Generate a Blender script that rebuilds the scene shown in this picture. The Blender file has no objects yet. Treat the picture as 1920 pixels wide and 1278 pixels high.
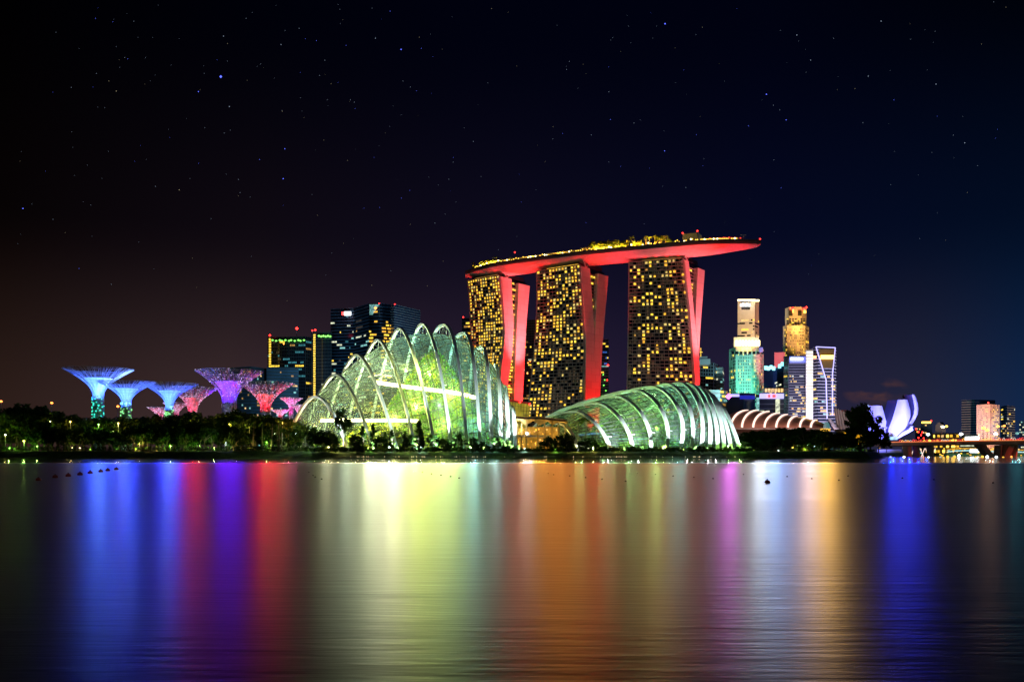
import bpy, math, random
from mathutils import Vector as V, Matrix
R = math.radians
sc = bpy.context.scene
COL = sc.collection
random.seed(7)
F = 1700.0; H0 = 852.0; CZ = 2.0            # focal length in photo pixels, horizon row, eye height over the water
G = 3.9                                      # ground level behind the bank

# ------------------------------------------------------------------ camera, sky, light
cam_d = bpy.data.cameras.new("camera"); cam = bpy.data.objects.new("camera", cam_d); COL.objects.link(cam)
cam.location = (0, 0, CZ); cam.rotation_euler = (R(90), 0, 0)
cam_d.sensor_width = 36; cam_d.lens = 36 * F / 1920; cam_d.shift_y = (H0 - 639) / 1920
cam_d.clip_start = 0.5; cam_d.clip_end = 60000
sc.camera = cam
sc.view_settings.view_transform = 'Standard'; sc.view_settings.look = 'None'
sc.view_settings.exposure = 0; sc.view_settings.gamma = 1
cy = sc.cycles
cy.max_bounces = 6; cy.diffuse_bounces = 2; cy.glossy_bounces = 3; cy.transmission_bounces = 4; cy.transparent_max_bounces = 24
cy.sample_clamp_indirect = 6; cy.use_denoising = True; cy.caustics_reflective = False; cy.caustics_refractive = False
cy.use_light_tree = True

W = bpy.data.worlds.new("World"); sc.world = W; W.use_nodes = True
nt = W.node_tree; nt.nodes.clear(); N = nt.nodes; L = nt.links
def wn(t, **k):
    n = N.new(t)
    for a, b in k.items(): setattr(n, a, b)
    return n
tc = wn('ShaderNodeTexCoord'); sx = wn('ShaderNodeSeparateXYZ'); L.new(tc.outputs['Generated'], sx.inputs[0])
def math_n(op, a, b=None, c=None, clamp=False):
    n = wn('ShaderNodeMath', operation=op); n.use_clamp = clamp
    for i, v in enumerate((a, b, c)):
        if v is None: continue
        if isinstance(v, (int, float)): n.inputs[i].default_value = v
        else: L.new(v, n.inputs[i])
    return n.outputs[0]
def ramp(fac, stops):
    r = wn('ShaderNodeValToRGB'); L.new(fac, r.inputs[0]); e = r.color_ramp.elements
    for i, (p, c) in enumerate(stops):
        x = e[i] if i < 2 else e.new(p)
        x.position = p; x.color = (*c, 1)
    return r.outputs[0]
az = math_n('DIVIDE', sx.outputs[0], math_n('MAXIMUM', sx.outputs[1], 0.05))      # tan azimuth: -.56 .. .56 across the view
azf = math_n('MULTIPLY_ADD', az, 0.8929, 0.5, clamp=True)
el = math_n('ABSOLUTE', sx.outputs[2])
hor = ramp(azf, [(0, (.028, .014, .011)), (1, (.007, .021, .068)), (.22, (.046, .026, .028)), (.38, (.032, .018, .034)), (.62, (.020, .013, .038)), (.78, (.021, .016, .044)), (.90, (.018, .020, .048))])
mid = ramp(azf, [(0, (.0022, .0011, .0012)), (1, (.0008, .0045, .0175)), (.25, (.0055, .0034, .0062)), (.5, (.0048, .0040, .0135)), (.75, (.0018, .0031, .0165))])
top = ramp(azf, [(0, (.0001, .0001, .0003)), (1, (.0001, .0005, .0022)), (.45, (.0003, .0006, .0042)), (.75, (.0003, .0007, .0050))])
def mix(f, a, b):
    m = wn('ShaderNodeMix', data_type='RGBA'); L.new(f, m.inputs[0]); L.new(a, m.inputs[6]); L.new(b, m.inputs[7]); return m.outputs[2]
def smooth(v, a, b):
    m = wn('ShaderNodeMapRange', interpolation_type='SMOOTHSTEP'); L.new(v, m.inputs[0]); m.inputs[1].default_value = a; m.inputs[2].default_value = b; return m.outputs[0]
skyc = mix(smooth(el, 0.0, 0.24), hor, mid)
skyc = mix(smooth(el, 0.16, 0.44), skyc, top)
# a faint orange cloud low over the museum, and thin haze streaks
nz = wn('ShaderNodeTexNoise'); nz.inputs['Scale'].default_value = 26; nz.inputs['Detail'].default_value = 5
mp = wn('ShaderNodeMapping'); mp.inputs['Scale'].default_value = (1, 1, 2.6); L.new(tc.outputs['Generated'], mp.inputs[0]); L.new(mp.outputs[0], nz.inputs['Vector'])
da = math_n('MULTIPLY', math_n('SUBTRACT', az, 0.402), 26.0); de = math_n('MULTIPLY', math_n('SUBTRACT', el, 0.064), 62.0)
g = math_n('SUBTRACT', 1.0, math_n('ADD', math_n('MULTIPLY', da, da), math_n('MULTIPLY', de, de)), clamp=True)
cl = math_n('MULTIPLY', g, smooth(nz.outputs[0], .42, .66))
cc = wn('ShaderNodeRGB'); cc.outputs[0].default_value = (.085, .036, .034, 1)
skyc = mix(cl, skyc, cc.outputs[0])
bg = wn('ShaderNodeBackground'); L.new(skyc, bg.inputs[0]); bg.inputs[1].default_value = 1.0
sk = wn('ShaderNodeTexSky', sky_type='NISHITA'); sk.sun_disc = False; sk.sun_elevation = R(-9); sk.sun_rotation = R(-40)
b2 = wn('ShaderNodeBackground'); L.new(sk.outputs[0], b2.inputs[0]); b2.inputs[1].default_value = 0.05
ad = wn('ShaderNodeAddShader'); L.new(bg.outputs[0], ad.inputs[0]); L.new(b2.outputs[0], ad.inputs[1])
wo = wn('ShaderNodeOutputWorld'); L.new(ad.outputs[0], wo.inputs[0])

sl = bpy.data.lights.new("night_fill", 'SUN'); sl.energy = 0.035; sl.angle = R(0.5); sl.color = (.75, .85, 1)  # dim sun lamp added as fill for the slab edges
so = bpy.data.objects.new("night_fill", sl); COL.objects.link(so); so.rotation_euler = (R(52), 0, R(-25))

# ------------------------------------------------------------------ helpers
def P(px, py, D): return V(((px - 960) / F * D, D, CZ + (H0 - py) / F * D))
def PX(px, D, z): return V(((px - 960) / F * D, D, z))
def lerp(a, b, t): return a + (b - a) * t
def interp(tab, x):
    if x <= tab[0][0]: return tab[0][1]
    for (a, va), (b, vb) in zip(tab, tab[1:]):
        if x <= b: return va + (vb - va) * (x - a) / (b - a)
    return tab[-1][1]

def mat(name, base=(.5, .5, .5), rough=.6, metal=0, emit=None, es=0, var=0, vs=1.0, sample=False, evar=0):
    m = bpy.data.materials.new(name); m.use_nodes = True
    b = m.node_tree.nodes['Principled BSDF']; n = m.node_tree.nodes; l = m.node_tree.links
    b.inputs['Base Color'].default_value = (*base, 1); b.inputs['Roughness'].default_value = rough; b.inputs['Metallic'].default_value = metal
    if var:
        t = n.new('ShaderNodeTexNoise'); t.inputs['Scale'].default_value = vs; t.inputs['Detail'].default_value = 3
        tcn = n.new('ShaderNodeNewGeometry'); l.new(tcn.outputs['Position'], t.inputs['Vector'])
        r = n.new('ShaderNodeValToRGB'); l.new(t.outputs[0], r.inputs[0])
        r.color_ramp.elements[0].position = .3; r.color_ramp.elements[1].position = .7
        r.color_ramp.elements[0].color = (*[c * (1 - var) for c in base], 1); r.color_ramp.elements[1].color = (*[min(1, c * (1 + var)) for c in base], 1)
        l.new(r.outputs[0], b.inputs['Base Color'])
    if emit:
        b.inputs['Emission Color'].default_value = (*emit, 1); b.inputs['Emission Strength'].default_value = es
        if evar:
            t = n.new('ShaderNodeTexNoise'); t.inputs['Scale'].default_value = evar; t.inputs['Detail'].default_value = 2
            gn = n.new('ShaderNodeNewGeometry'); l.new(gn.outputs['Position'], t.inputs['Vector'])
            mr = n.new('ShaderNodeMapRange'); l.new(t.outputs[0], mr.inputs[0])
            mr.inputs[1].default_value = .3; mr.inputs[2].default_value = .7; mr.inputs[3].default_value = es * .35; mr.inputs[4].default_value = es * 1.5
            l.new(mr.outputs[0], b.inputs['Emission Strength'])
        if not sample: m.cycles.emission_sampling = 'NONE'
    return m

def leafmat(name, c, tr=.35):
    m = bpy.data.materials.new(name); m.use_nodes = True; n = m.node_tree.nodes; l = m.node_tree.links; n.clear()
    o = n.new('ShaderNodeOutputMaterial'); d = n.new('ShaderNodeBsdfDiffuse'); t = n.new('ShaderNodeBsdfTranslucent'); mx = n.new('ShaderNodeMixShader')
    nz = n.new('ShaderNodeTexNoise'); nz.inputs['Scale'].default_value = .35; gg = n.new('ShaderNodeNewGeometry'); l.new(gg.outputs['Position'], nz.inputs['Vector'])
    r = n.new('ShaderNodeValToRGB'); l.new(nz.outputs[0], r.inputs[0]); e = r.color_ramp.elements
    e[0].position = .35; e[0].color = (c[0] * .55, c[1] * .7, c[2] * .7, 1); e[1].position = .65; e[1].color = (c[0] * 1.7, c[1] * 1.25, c[2], 1)
    l.new(r.outputs[0], d.inputs[0]); l.new(r.outputs[0], t.inputs[0]); mx.inputs[0].default_value = tr
    l.new(d.outputs[0], mx.inputs[1]); l.new(t.outputs[0], mx.inputs[2]); l.new(mx.outputs[0], o.inputs[0])
    return m

def seams(m, sx_, sy_, dark=.72):
    n = m.node_tree.nodes; l = m.node_tree.links; b = n['Principled BSDF']; col = b.inputs['Base Color'].links[0].from_socket
    g = n.new('ShaderNodeNewGeometry'); sp = n.new('ShaderNodeSeparateXYZ'); l.new(g.outputs['Position'], sp.inputs[0]); cb = n.new('ShaderNodeCombineXYZ')
    l.new(sp.outputs[0], cb.inputs[0]); l.new(sp.outputs[2], cb.inputs[1])
    br = n.new('ShaderNodeTexBrick'); br.inputs['Scale'].default_value = 1; br.inputs['Brick Width'].default_value = sx_; br.inputs['Row Height'].default_value = sy_; br.inputs['Mortar Size'].default_value = .16
    br.inputs['Color1'].default_value = (1, 1, 1, 1); br.inputs['Color2'].default_value = (.86, .86, .86, 1); br.inputs['Mortar'].default_value = (dark, dark, dark, 1); l.new(cb.outputs[0], br.inputs['Vector'])
    mx = n.new('ShaderNodeMix'); mx.data_type = 'RGBA'; mx.blend_type = 'MULTIPLY'; mx.inputs[0].default_value = 1; l.new(col, mx.inputs[6]); l.new(br.outputs[0], mx.inputs[7]); l.new(mx.outputs[2], b.inputs['Base Color'])

class MB:
    def __init__(s): s.v = []; s.f = []
    def add(s, vs, fs):
        k = len(s.v); s.v += [tuple(v) for v in vs]; s.f += [tuple(i + k for i in f) for f in fs]; return s
    def quad(s, a, b, c, d): return s.add([a, b, c, d], [(0, 1, 2, 3)])
    def hexa(s, b, t):        # bottom 4, top 4 points
        return s.add(list(b) + list(t), [(3, 2, 1, 0), (4, 5, 6, 7), (0, 1, 5, 4), (1, 2, 6, 5), (2, 3, 7, 6), (3, 0, 4, 7)])
    def box(s, c, d, rz=0):
        c = V(c); x, y, z = d[0] / 2, d[1] / 2, d[2] / 2; m = Matrix.Rotation(rz, 3, 'Z')
        q = [V((-x, -y, 0)), V((x, -y, 0)), V((x, y, 0)), V((-x, y, 0))]
        return s.hexa([c + m @ p - V((0, 0, z)) for p in q], [c + m @ p + V((0, 0, z)) for p in q])
    def prism(s, pts, z0, z1):
        n = len(pts); zz = z1 if hasattr(z1, '__len__') else [z1] * n
        vs = [(p[0], p[1], z0) for p in pts] + [(p[0], p[1], zz[i]) for i, p in enumerate(pts)]
        return s.add(vs, [tuple(range(n - 1, -1, -1)), tuple(range(n, 2 * n))] + [(i, (i + 1) % n, n + (i + 1) % n, n + i) for i in range(n)])
    def slab(s, a, b, c, d, th):   # thick panel: quad abcd pushed by vector th
        return s.hexa([a, b, c, d], [a + th, b + th, c + th, d + th])
    def bar(s, a, b, r, n=4):
        a, b = V(a), V(b); t = (b - a)
        if t.length < 1e-6: return s
        t.normalize(); u = t.orthogonal().normalized(); w = t.cross(u)
        o = [(u * math.cos(2 * math.pi * k / n) + w * math.sin(2 * math.pi * k / n)) * r for k in range(n)]
        return s.add([a + p for p in o] + [b + p for p in o], [(k, (k + 1) % n, n + (k + 1) % n, n + k) for k in range(n)] + [tuple(range(n - 1, -1, -1)), tuple(range(n, 2 * n))])
    def tube(s, pts, r, n=5):
        rr = r if hasattr(r, '__len__') else [r] * len(pts); vs = []; fs = []
        u = None
        for i, p in enumerate(pts):
            t = (V(pts[min(i + 1, len(pts) - 1)]) - V(pts[max(i - 1, 0)])).normalized()
            if u is None: u = t.orthogonal().normalized()
            u = (u - t * u.dot(t)); u = u.normalized() if u.length > 1e-4 else t.orthogonal().normalized()
            w = t.cross(u)
            vs += [V(p) + (u * math.cos(2 * math.pi * k / n) + w * math.sin(2 * math.pi * k / n)) * rr[i] for k in range(n)]
            if i: fs += [((i - 1) * n + k, (i - 1) * n + (k + 1) % n, i * n + (k + 1) % n, i * n + k) for k in range(n)]
        fs += [tuple(range(n - 1, -1, -1)), tuple(range((len(pts) - 1) * n, len(pts) * n))]
        return s.add(vs, fs)
    def sweep(s, pts, side, w, h):   # rectangular section, side = width direction
        vs = []; fs = []; m = len(pts)
        for i, p in enumerate(pts):
            t = (pts[min(i + 1, m - 1)] - pts[max(i - 1, 0)]).normalized()
            sd = (side - t * side.dot(t)).normalized(); nn = t.cross(sd)
            a = sd * w / 2; b = nn * h / 2
            vs += [p - a - b, p + a - b, p + a + b, p - a + b]
            if i: k = 4 * i; fs += [(k - 4 + j, k - 4 + (j + 1) % 4, k + (j + 1) % 4, k + j) for j in range(4)]
        fs += [(3, 2, 1, 0), tuple(4 * (m - 1) + j for j in range(4))]
        return s.add(vs, fs)
    def grid(s, rows, close=False):
        n = len(rows[0]); vs = [p for r in rows for p in r]; fs = []
        for i in range(len(rows) - 1):
            for j in range(n if close else n - 1):
                fs.append((i * n + j, i * n + (j + 1) % n, (i + 1) * n + (j + 1) % n, (i + 1) * n + j))
        return s.add(vs, fs)
    def octa(s, c, r, sz=1):
        c = V(c)
        return s.add([c + V(d) * r for d in ((1, 0, 0), (0, 1, 0), (-1, 0, 0), (0, -1, 0))] + [c + V((0, 0, r * sz)), c - V((0, 0, r * sz))],
                     [(0, 1, 4), (1, 2, 4), (2, 3, 4), (3, 0, 4), (1, 0, 5), (2, 1, 5), (3, 2, 5), (0, 3, 5)])
    def ball(s, c, r, n=10, m=6, sz=1.0):
        c = V(c)
        rows = [[c + V((math.cos(2 * math.pi * j / n) * math.sin(math.pi * i / m) * r, math.sin(2 * math.pi * j / n) * math.sin(math.pi * i / m) * r, -math.cos(math.pi * i / m) * r * sz)) for j in range(n)] for i in range(m + 1)]
        return s.grid(rows, True)
    def leaf(s, c, r, rnd=random):
        a = V((rnd.gauss(0, 1), rnd.gauss(0, 1), rnd.gauss(0, 1))).normalized(); b = a.orthogonal().normalized(); b.rotate(Matrix.Rotation(rnd.uniform(0, 6.28), 3, a)); w = a.cross(b)
        return s.add([c - b * r, c + w * r * .55, c + b * r * rnd.uniform(.7, 1.1), c - w * r * .55], [(0, 1, 2, 3)])
    def build(s, name, m, parent=None, smooth=False, loc=None):
        me = bpy.data.meshes.new(name); me.from_pydata(s.v, [], s.f)
        me.materials.append(m)
        if smooth: me.polygons.foreach_set('use_smooth', [True] * len(me.polygons))
        me.update()
        o = bpy.data.objects.new(name, me); COL.objects.link(o)
        if parent: o.parent = parent; o.matrix_parent_inverse = PINV.get(parent.name, Matrix())
        if loc: o.location = loc
        return o

PINV = {}
def tag(o, label=None, cat=None, group=None, kind=None):
    if label: o['label'] = label
    if cat: o['category'] = cat
    if group: o['group'] = group
    if kind: o['kind'] = kind
    return o
def thing(name, label, cat, loc, group=None):
    """an Empty at the thing's base; children are given in world coordinates"""
    o = bpy.data.objects.new(name, None); COL.objects.link(o); o.location = loc; o.empty_display_size = 1
    PINV[o.name] = Matrix.Translation(-V(loc)); return tag(o, label, cat, group)
def local(name, label=None, cat=None, group=None):
    o = bpy.data.objects.new(name, None); COL.objects.link(o); return tag(o, label, cat, group)
def copy_tree(o, parent=None):
    c = o.copy(); COL.objects.link(c)
    if parent: c.parent = parent
    for ch in list(o.children): copy_tree(ch, c)
    return c
def spot(name, loc, aim, power, col, angle=50, blend=.6, rad=.6, parent=None):
    l = bpy.data.lights.new(name, 'SPOT'); l.energy = power; l.color = col; l.spot_size = R(angle); l.spot_blend = blend; l.shadow_soft_size = rad
    o = bpy.data.objects.new(name, l); COL.objects.link(o); o.location = loc
    o.rotation_euler = (V(aim) - V(loc)).to_track_quat('-Z', 'Y').to_euler(); return o
def point(name, loc, power, col, rad=.4):
    l = bpy.data.lights.new(name, 'POINT'); l.energy = power; l.color = col; l.shadow_soft_size = rad
    o = bpy.data.objects.new(name, l); COL.objects.link(o); o.location = loc; return o

# ------------------------------------------------------------------ materials
M = {}
M['concrete'] = mat('concrete', (.35, .34, .32), .8, var=.2, vs=.1)
M['darkwall'] = mat('dark_cladding', (.05, .055, .065), .5, var=.3, vs=.05)
M['navywall'] = mat('navy_cladding', (.06, .09, .14), .4, var=.3, vs=.05)
M['glassdark'] = mat('dark_glass', (.010, .014, .022), .12)
M['glassblue'] = mat('blue_glass', (.012, .03, .075), .15)
M['slab'] = mat('slab_edge', (.26, .26, .24), .7, var=.2, vs=.2)
M['white'] = mat('white_steel', (.80, .82, .80), .45, var=.05, vs=.3)
M['fin'] = mat('pale_render', (.72, .70, .68), .7, var=.06, vs=.05)
seams(M['fin'], 9, 6.6)
M['stone'] = mat('pale_stone', (.62, .58, .50), .7, var=.1, vs=.05)
M['pink'] = mat('pink_stone', (.55, .36, .33), .7, var=.1, vs=.05)
M['frame'] = mat('grey_frame', (.30, .30, .31), .6)
M['black'] = mat('black_metal', (.012, .013, .014), .6)
M['bark'] = mat('bark', (.10, .075, .05), .9, var=.3, vs=1)
M['leaf'] = leafmat('leaf_dark', (.028, .062, .016))
M['leaf2'] = leafmat('leaf_mid', (.06, .10, .022))
M['leafin'] = leafmat('leaf_lush', (.10, .28, .02), .3)
M['leafyel'] = leafmat('leaf_lime', (.30, .42, .03), .3)
M['wwarm'] = mat('window_warm', (.1, .1, .1), .5, emit=(1, .64, .055), es=1.6, evar=.6)
M['wgold'] = mat('window_gold', (.1, .1, .1), .5, emit=(1, .52, .04), es=1.35, evar=.6)
M['wpale'] = mat('window_pale', (.1, .1, .1), .5, emit=(1, .74, .20), es=.95, evar=.6)
M['wdim'] = mat('window_dim', (.1, .1, .1), .5, emit=(1, .50, .09), es=.45, evar=.6)
M['wfaint'] = mat('window_faint', (.1, .1, .1), .5, emit=(.9, .55, .25), es=.045, evar=.25)
M['wwhite'] = mat('window_white', (.1, .1, .1), .5, emit=(.85, .9, .62), es=.9, evar=.3)
M['wcool'] = mat('window_cool', (.1, .1, .1), .5, emit=(.35, .85, .80), es=.7, evar=.3)
M['wteal'] = mat('window_teal', (.1, .1, .1), .5, emit=(.08, .42, .50), es=.5, evar=.3)
M['wblue'] = mat('window_blue', (.1, .1, .1), .5, emit=(.06, .22, .85), es=.7, evar=.3)
M['wamber'] = mat('window_amber', (.1, .1, .1), .5, emit=(1, .62, .22), es=1.1, evar=.3)
def em(name, c, s, sample=False): return mat(name, (.2, .2, .2), .5, emit=c, es=s, sample=sample)
M['ered'] = em('lamp_red', (1, .02, .015), 8)
M['eorange'] = em('lamp_orange', (1, .25, .04), 5)
M['eyellow'] = em('lamp_yellow', (1, .58, .06), 5)
M['ewarm'] = em('lamp_warm', (1, .80, .40), 7)
M['ewhite'] = em('lamp_white', (.85, .95, 1), 7)
M['egreen'] = em('lamp_green', (.25, 1, .12), 2.2)
M['eblue'] = em('lamp_blue', (.03, .05, 1), 3)
M['ecyan'] = em('lamp_cyan', (.25, .9, 1), 2.5)
M['epink'] = em('lamp_pink', (1, .12, .65), 5)
M['elav'] = em('lamp_lavender', (.45, .42, 1), 1.6)
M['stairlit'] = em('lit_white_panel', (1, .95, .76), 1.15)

M['ehall'] = em('hall_rib_light', (1, .70, .60), 1.6)
M['eamb'] = em('lamp_amber', (1, .48, .05), 2.2)
M['wtealdim'] = em('teal_glass_glow', (.10, .30, .32), .6)
M['ebridge'] = em('bridge_line_light', (1, .22, .06), 1.2)
M['arcred'] = em('arch_light_red', (1, .05, .05), 1.5)
M['arcwhite'] = em('arch_light_white', (1, .75, .65), 1.2)
M['promcyan'] = em('promenade_canopy_glow', (.45, .85, .85), 1.0)
# ------------------------------------------------------------------ ground and water
SH = [(-700, 450), (-200, 450), (180, 452), (206, 500), (238, 580), (285, 700), (318, 800), (345, 832), (372, 836), (378, 1100), (2500, 1110)]   # far shoreline (X, Y)
def bank():
    m = MB(); rows = []
    pts = []
    for (a, b) in zip(SH, SH[1:]):
        n = max(2, int(math.hypot(b[0] - a[0], b[1] - a[1]) / 8))
        pts += [(lerp(a[0], b[0], k / n), lerp(a[1], b[1], k / n)) for k in range(n)]
    pts.append(SH[-1]); rnd = random.Random(3)
    for (off, z) in ((-2, -1.2), (0, .12), (3, 1.0), (6, 2.6), (9, 3.55), (14, G - .1), (40, G)):
        rows.append([V((x - off * .15, y + off + rnd.uniform(-.4, .4), z + rnd.uniform(-.12, .12) * (z > 0))) for x, y in pts])
    rows.append([V((x, 6500, G)) for x, y in pts])
    m.grid(rows)
    gm = bpy.data.materials.new('grass_bank'); gm.use_nodes = True; n = gm.node_tree.nodes; l = gm.node_tree.links; b = n['Principled BSDF']
    b.inputs['Roughness'].default_value = .9
    g = n.new('ShaderNodeNewGeometry'); t = n.new('ShaderNodeTexNoise'); t.inputs['Scale'].default_value = .35; t.inputs['Detail'].default_value = 6; l.new(g.outputs['Position'], t.inputs['Vector'])
    r = n.new('ShaderNodeValToRGB'); l.new(t.outputs[0], r.inputs[0]); e = r.color_ramp.elements
    e[0].position = .35; e[0].color = (.015, .035, .008, 1); e[1].position = .7; e[1].color = (.07, .14, .025, 1); l.new(r.outputs[0], b.inputs['Base Color'])
    tag(m.build('ground', gm), kind='structure')
bank()
def water():
    m = MB(); ys = [-60, 0, 20, 60, 120, 200, 300, 450, 800, 1400]
    m.grid([[V((x, y, 0)) for x in (-1500, -500, 0, 500, 2600)] for y in ys])
    w = bpy.data.materials.new('water'); w.use_nodes = True; n = w.node_tree.nodes; l = w.node_tree.links; n.clear()
    o = n.new('ShaderNodeOutputMaterial'); gl = n.new('ShaderNodeBsdfGlossy'); df = n.new('ShaderNodeBsdfDiffuse'); mx = n.new('ShaderNodeMixShader')
    df.inputs[0].default_value = (.002, .003, .005, 1)
    geo = n.new('ShaderNodeNewGeometry'); sp = n.new('ShaderNodeSeparateXYZ'); l.new(geo.outputs['Position'], sp.inputs[0])
    def mn(op, a, b=None):
        q = n.new('ShaderNodeMath'); q.operation = op
        for i, v in enumerate((a, b)):
            if v is None: continue
            if isinstance(v, (int, float)): q.inputs[i].default_value = v
            else: l.new(v, q.inputs[i])
        return q.outputs[0]
    def noise(sx_, sy_, det=2):
        mp = n.new('ShaderNodeMapping'); mp.inputs['Scale'].default_value = (sx_, sy_, 1); l.new(geo.outputs['Position'], mp.inputs[0])
        t = n.new('ShaderNodeTexNoise'); t.inputs['Scale'].default_value = 1; t.inputs['Detail'].default_value = det; l.new(mp.outputs[0], t.inputs['Vector']); return t.outputs[0]
    big = noise(.006, .05, 3)                      # wind lanes lying across the basin
    yy = mn('ADD', sp.outputs[1], mn('MULTIPLY', mn('SUBTRACT', noise(.004, .004), .5), 60))
    mr = n.new('ShaderNodeMapRange'); mr.interpolation_type = 'SMOOTHSTEP'; l.new(yy, mr.inputs[0])
    mr.inputs[1].default_value = 205; mr.inputs[2].default_value = 245; mr.inputs[3].default_value = 1; mr.inputs[4].default_value = 0   # calm lee under the far bank
    rg = mn('ADD', mn('MULTIPLY', mr.outputs[0], mn('ADD', .180, mn('MULTIPLY', big, .12))), .07)
    l.new(rg, gl.inputs['Roughness'])
    fr = n.new('ShaderNodeFresnel'); fr.inputs['IOR'].default_value = WIOR
    l.new(fr.outputs[0], mx.inputs[0]); l.new(df.outputs[0], mx.inputs[1]); l.new(gl.outputs[0], mx.inputs[2]); l.new(mx.outputs[0], o.inputs[0])
    gl.inputs[0].default_value = (1, 1, 1, 1)
    # ripples: long across the view, short along it
    h = mn('ADD', mn('MULTIPLY', noise(1.3, 8.5, 4), .022), mn('ADD', mn('MULTIPLY', noise(.35, 2.4, 3), .035), mn('MULTIPLY', noise(.05, .35, 2), .05)))
    bp = n.new('ShaderNodeBump'); bp.inputs['Strength'].default_value = 1; bp.inputs['Distance'].default_value = WBUMP
    fade = n.new('ShaderNodeMapRange'); l.new(sp.outputs[1], fade.inputs[0]); fade.inputs[1].default_value = 14; fade.inputs[2].default_value = 160; fade.inputs[3].default_value = 1; fade.inputs[4].default_value = .12
    l.new(fade.outputs[0], bp.inputs['Strength']); l.new(h, bp.inputs['Height']); l.new(bp.outputs[0], gl.inputs['Normal']); l.new(bp.outputs[0], fr.inputs['Normal'])
    tag(m.build('water', w), kind='structure')
WIOR = 1.40; WBUMP = .22
water()
# stars far outside
def stars():
    rnd = random.Random(11); D = 30000
    bright = [(414, 144, 3.2, 'b'), (43, 391, 1.5, 'b'), (372, 172, 1.2, 'b'), (430, 200, 1.1, 'w'), (752, 93, 1.5, 'b'), (531, 335, 1.3, 'b'), (534, 279, 1.1, 'b'), (1247, 45, 1.8, 'b'), (1437, 177, 1.4, 'b'), (1494, 66, 1.2, 'w'), (1652, 40, 1.2, 'w'), (1755, 158, 1.2, 'w'), (1809, 268, 1.2, 'w'), (1474, 225, 1.1, 'b'), (1246, 283, 1.1, 'b'), (1628, 143, 1.1, 'w'), (218, 171, 1.0, 'y'), (336, 356, 1.0, 'y'), (1520, 113, 1.0, 'w'), (704, 72, 1.0, 'w'), (527, 84, 1.0, 'w'), (419, 68, 1.0, 'w')]
    ms = {'w': MB(), 'b': MB(), 'y': MB()}
    for x, y, r, c in bright: ms[c].octa(P(x, y, D), r * 14)
    for k in range(430):
        x = rnd.uniform(20, 1890) if k % 3 else rnd.gauss(640, 280); y = rnd.uniform(2, 600) ** 1.0
        if rnd.random() < (y / 640) ** 1.5: continue
        s = rnd.choice((.42, .5, .5, .6, .75)); ms[rnd.choice('wwwby')].octa(P(x, y, D), s * 12)
    root = bpy.data.objects.new('stars', None); COL.objects.link(root); root['kind'] = 'structure'
    for c, nm, col, s in (('w', 'white_stars', (.6, .75, 1), .55), ('b', 'blue_stars', (.10, .14, 1), 2.2), ('y', 'yellow_stars', (1, .85, .5), .45)):
        ms[c].build(nm, em('star_' + c, col, s), root)
stars()

# ------------------------------------------------------------------ hotel towers
def z_edge(tab, D, z):      # px of a traced edge at world height z for a point at distance D
    py = H0 - (z - CZ) * F / D
    return interp(tab, py)
TAB = [
 dict(label='hotel tower farthest from the pointed tip of the rooftop deck', D=(945, 915, 955), L=[(525, 877), (568, 881), (630, 884), (700, 890), (852, 902)],
      f1l=[(517.6, 935.9), (580, 942.6), (620, 945), (655, 942.6), (693, 937.6), (720, 937), (852, 930)], f1r=[(519.6, 957), (555, 958.4), (600, 961.4), (630, 959.7), (665, 957.7), (720, 950), (852, 940)],
      f2l=[(519, 971.4), (620, 966.4), (750, 962), (852, 960)], f2r=[(522, 992.7), (605, 985), (751, 978), (852, 974)], top=(526, 511), nb=13, lit=.66, dark=[], atrium=True),
 dict(label='middle hotel tower standing between the other two under the rooftop deck', D=(893, 862, 900), L=[(507, 1006.5), (568, 1007.8), (655, 1002.8), (780, 992.7), (852, 988)],
      f1l=[(500, 1087.4), (592.7, 1094), (642.8, 1096.7), (744, 1095), (852, 1093)], f1r=[(500, 1103.4), (555, 1108), (610, 1111.7), (675, 1111), (740, 1110.5), (852, 1109)],
      f2l=[(500.8, 1120.5), (580, 1115.5), (630, 1113), (680, 1111), (740, 1110.6), (852, 1109.2)], f2r=[(504, 1139.7), (592.7, 1131.7), (655, 1126.7), (737, 1123), (852, 1119)], top=(508, 496), nb=14, lit=.50, dark=[(.18, .5, .42, .95)], atrium=False),
 dict(label='hotel tower with slim crossing fins under the pointed end of the rooftop deck', D=(852, 836, 872), L=[(491.4, 1179.5), (570, 1179), (720, 1177), (852, 1175)],
      f1l=[(482.6, 1280.7), (557.7, 1289), (633, 1295), (726.8, 1301.5), (852, 1309)], f1r=[(485.6, 1288), (560, 1296.5), (615, 1302), (670, 1308), (726.8, 1309.5), (852, 1313)],
      f2l=[(486, 1306.5), (558, 1303), (608, 1301.5), (660, 1307), (852, 1312)], f2r=[(491, 1320), (558, 1315), (620, 1310), (670, 1308.2), (852, 1313.2)], top=(491.5, 482.5), nb=14, lit=.31, dark=[(.1, .17, 0, .9)], atrium=False),
]
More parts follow.
